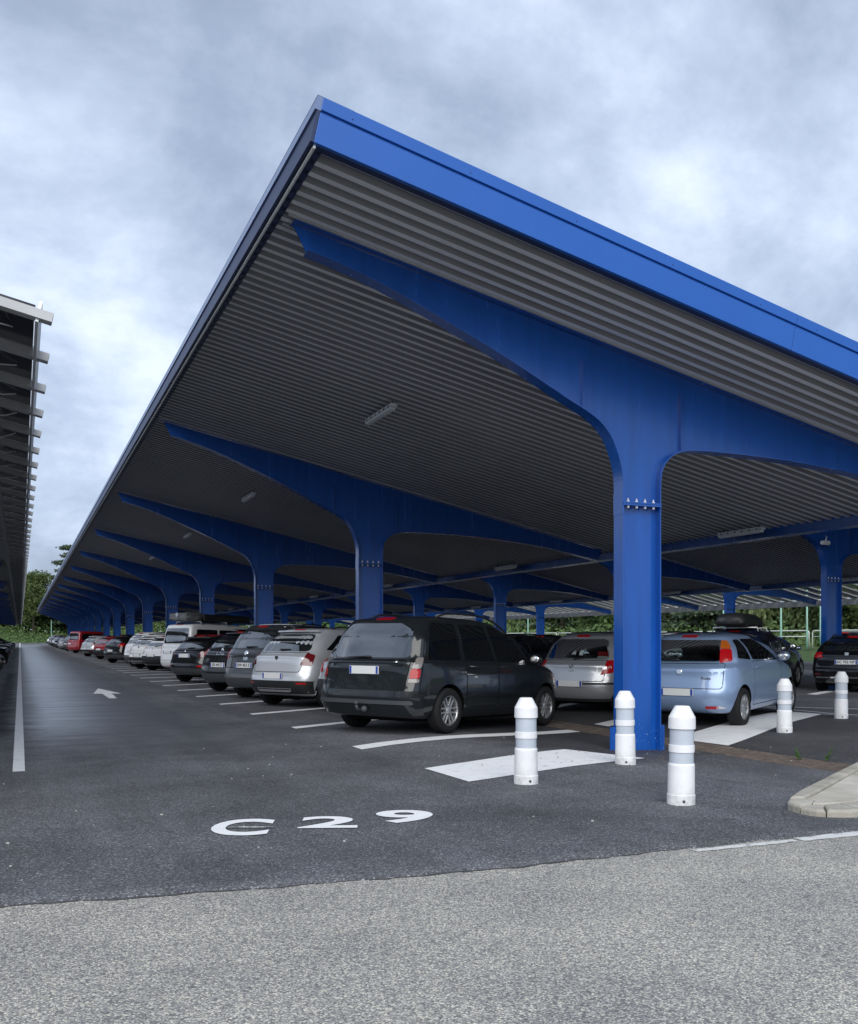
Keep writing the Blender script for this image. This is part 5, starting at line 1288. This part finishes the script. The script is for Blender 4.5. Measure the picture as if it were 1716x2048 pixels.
def crown(kind, h, r, seed, n):
    rr = random.Random(seed); vs = []; fs = []
    def leaf(p, d, s, wd=.5):
        u = d.normalized(); q = Vector((rr.gauss(0, 1), rr.gauss(0, 1), rr.gauss(0, 1))); q = (q - u * q.dot(u)).normalized() * s * wd
        i = len(vs); vs.extend([p, p + u * s * .5 + q, p + u * s, p + u * s * .5 - q]); fs.append((i, i + 1, i + 2, i + 3))
    if kind == 'cedar':
        for L_ in range(11):
            z = h * (.12 + .08 * L_); rad = r * (1.05 - .085 * L_)
            for b in range(9):
                a = rr.uniform(0, 6.28); rl = rad * rr.uniform(.6, 1.1)
                for k in range(n // 99):
                    t_ = math.sqrt(rr.random()); p = Vector((math.cos(a) * rl * t_, math.sin(a) * rl * t_, z + .12 * rl * t_ * (.8 - t_) + rr.gauss(0, .08))) + Vector((rr.gauss(0, .35), rr.gauss(0, .35), 0)) * (.4 + t_)
                    leaf(p, Vector((rr.gauss(0, 1), rr.gauss(0, 1), rr.gauss(.1, .15))), rr.uniform(.25, .42), .4)
    else:
        cl_ = []
        for i in range(38):
            a = rr.uniform(0, 6.28); zz_ = rr.uniform(.22, .95); rad = r * (1 - abs(zz_ - .5) ** 2 * 2.2) * math.sqrt(rr.uniform(.15, 1)); cl_.append((Vector((math.cos(a) * rad, math.sin(a) * rad, h * zz_)), r * rr.uniform(.18, .38)))
        for i in range(n):
            c_, cr_ = rr.choice(cl_); d = Vector((rr.gauss(0, 1), rr.gauss(0, 1), rr.gauss(0, 1))).normalized(); p = c_ + d * cr_ * rr.uniform(.55, 1.05) * Vector((1, 1, .8)).length / 1.6
            if kind == 'willow': p = c_ + d * cr_ * rr.uniform(.5, 1.); p.z -= rr.random() ** 2 * h * .3; leaf(p, Vector((rr.gauss(0, .25), rr.gauss(0, .25), -1)), rr.uniform(.35, .7), .18)
            else: leaf(p, d + Vector((rr.gauss(0, .6), rr.gauss(0, .6), rr.gauss(-.2, .6))), rr.uniform(.22, .42), .42)
    me = bpy.data.meshes.new('crown'); me.from_pydata([tuple(v) for v in vs], [], fs); me.update(); return me
def trunk(h, r, seed):
    rr = random.Random(seed); bm = bmesh.new(); bm_tube(bm, [(0, 0, -.3), (.05, 0, h * .3), (.0, .1, h * .6), (.05, .05, h * .85)], [.28, .22, .14, .05], 8)
    for i in range(7):
        a = rr.uniform(0, 6.28); z = h * rr.uniform(.25, .6); d = Vector((math.cos(a), math.sin(a), .8)); p = Vector((0, 0, z)); bm_tube(bm, [p, p + d * r * .3, p + d * r * .62 + Vector((0, 0, .3))], [.10, .07, .03], 6)
    me = bpy.data.meshes.new('trunk'); bm.to_mesh(me); bm.free(); me.materials.append(BARK); return me
KINDS = {}
for kd, m_, n_ in (('broad', LEAF, 15000), ('willow', WILLOW, 15000), ('cedar', NEEDLE, 12000)):
    for q in range(2):
        me = crown(kd, 10, 4.2 if kd != 'cedar' else 4.8, 11 + q, n_); me.materials.append(m_); KINDS[kd, q] = (me, trunk(10, 4.2, q))
def tree(x, y, kd, q, s, sz, lab, grp):
    r_ = empty('tree', (x, y, far_z(x, y) - .1), random.uniform(0, 6.28), lab, 'tree', grp); r_.scale = (s, s, sz)
    obj('crown', KINDS[kd, q][0], r_); obj('trunk', KINDS[kd, q][1], r_)
rr = random.Random(21); GR = 'trees beyond the car park'
kl = {'broad': 'broad green tree beyond the white railings', 'willow': 'pale drooping tree beyond the white railings', 'cedar': 'dark tiered cedar beyond the white railings'}
def ordn(k):
    return (ORD + ['thirteenth', 'fourteenth', 'fifteenth', 'sixteenth', 'seventeenth', 'eighteenth', 'nineteenth'] + ['twentieth'] + ['twenty-' + q for q in ORD[:9]] + ['thirtieth'])[k]
for k in range(27):
    y = 24 + 5.2 * k + rr.uniform(-1.2, 1.2); x = 58 + rr.uniform(-3, 5)
    kd = rr.choice(('broad', 'willow', 'broad', 'willow', 'cedar'))
    if k in (8, 9): kd = 'cedar'
    tree(x, y, kd, k % 2, rr.uniform(1.0, 1.4), rr.uniform(.85, 1.3), f'{kl[kd]}, {ordn(k)} from the right', GR)
for k in range(20):
    x = -34 + 5.4 * k + rr.uniform(-1.5, 1.5); y = 224 + rr.uniform(-4, 6); kd = rr.choice(('broad', 'broad', 'willow', 'cedar'))
    tree(x, y, kd, k % 2, rr.uniform(1.1, 1.6), rr.uniform(.9, 1.35), {'broad': 'broad green tree', 'willow': 'pale drooping tree', 'cedar': 'dark cedar'}[kd] + f' at the far end of the lane, {ordn(k)} from the left', 'trees at the far end of the lane')
tree(9.6, 216, 'cedar', 0, 1.35, 2.0, 'tall thin conifer rising over the far tip of the blue canopy', None)
tree(2.6, 214, 'broad', 1, 1.15, 1.25, 'tall green tree in the gap between the two canopies', None)
# bushes and undergrowth
bsh = bmesh.new(); rr = random.Random(9)
for i in range(26000):
    if i % 2: x = rr.uniform(49, 57); y = rr.uniform(20, 170); z = far_z(x, y) + rr.random() ** 1.5 * (1.2 + 1.6 * (math.sin(y * .6) * .5 + .5) * (x - 48) / 8)
    else: x = rr.uniform(-40, 60); y = rr.uniform(203, 219); z = far_z(x, y) + rr.random() ** 1.5 * (.4 + 3.0 * sm((y - 205) / 10) * (.6 + .4 * math.sin(x * .5)))
    p = Vector((x, y, z)); d = Vector((rr.gauss(0, 1), rr.gauss(0, 1), rr.gauss(.3, .8))).normalized(); q = d.orthogonal().normalized(); s_ = rr.uniform(.25, .6)
    bsh.faces.new([bsh.verts.new(v) for v in (p, p + d * s_ * .5 + q * s_ * .3, p + d * s_, p + d * s_ * .5 - q * s_ * .3)])
tag(from_bm('undergrowth', bsh, (LEAF,)), 'green undergrowth below the trees', 'undergrowth', kind='stuff')

wd = bmesh.new(); rr = random.Random(31)
for i in range(26000):
    if i % 2: x = rr.uniform(66, 80); y = rr.uniform(10, 235); hh = 6.5 + 3 * math.sin(y * .31) + 1.5 * math.sin(y * .83 + 1)
    else: x = rr.uniform(-60, 80); y = rr.uniform(232, 244); hh = 7.5 + 3 * math.sin(x * .27) + 1.5 * math.sin(x * .9)
    z = far_z(x, y) + rr.random() * hh
    p = Vector((x, y, z)); d = Vector((rr.gauss(0, 1), rr.gauss(0, 1), rr.gauss(.1, .7))).normalized(); q = d.orthogonal().normalized(); s_ = rr.uniform(.8, 1.7)
    wd.faces.new([wd.verts.new(v) for v in (p, p + d * s_ * .5 + q * s_ * .35, p + d * s_, p + d * s_ * .5 - q * s_ * .35)])
tag(from_bm('woodland', wd, (LEAF,)), 'dark woodland massed behind the belt of trees', 'woodland', kind='stuff')
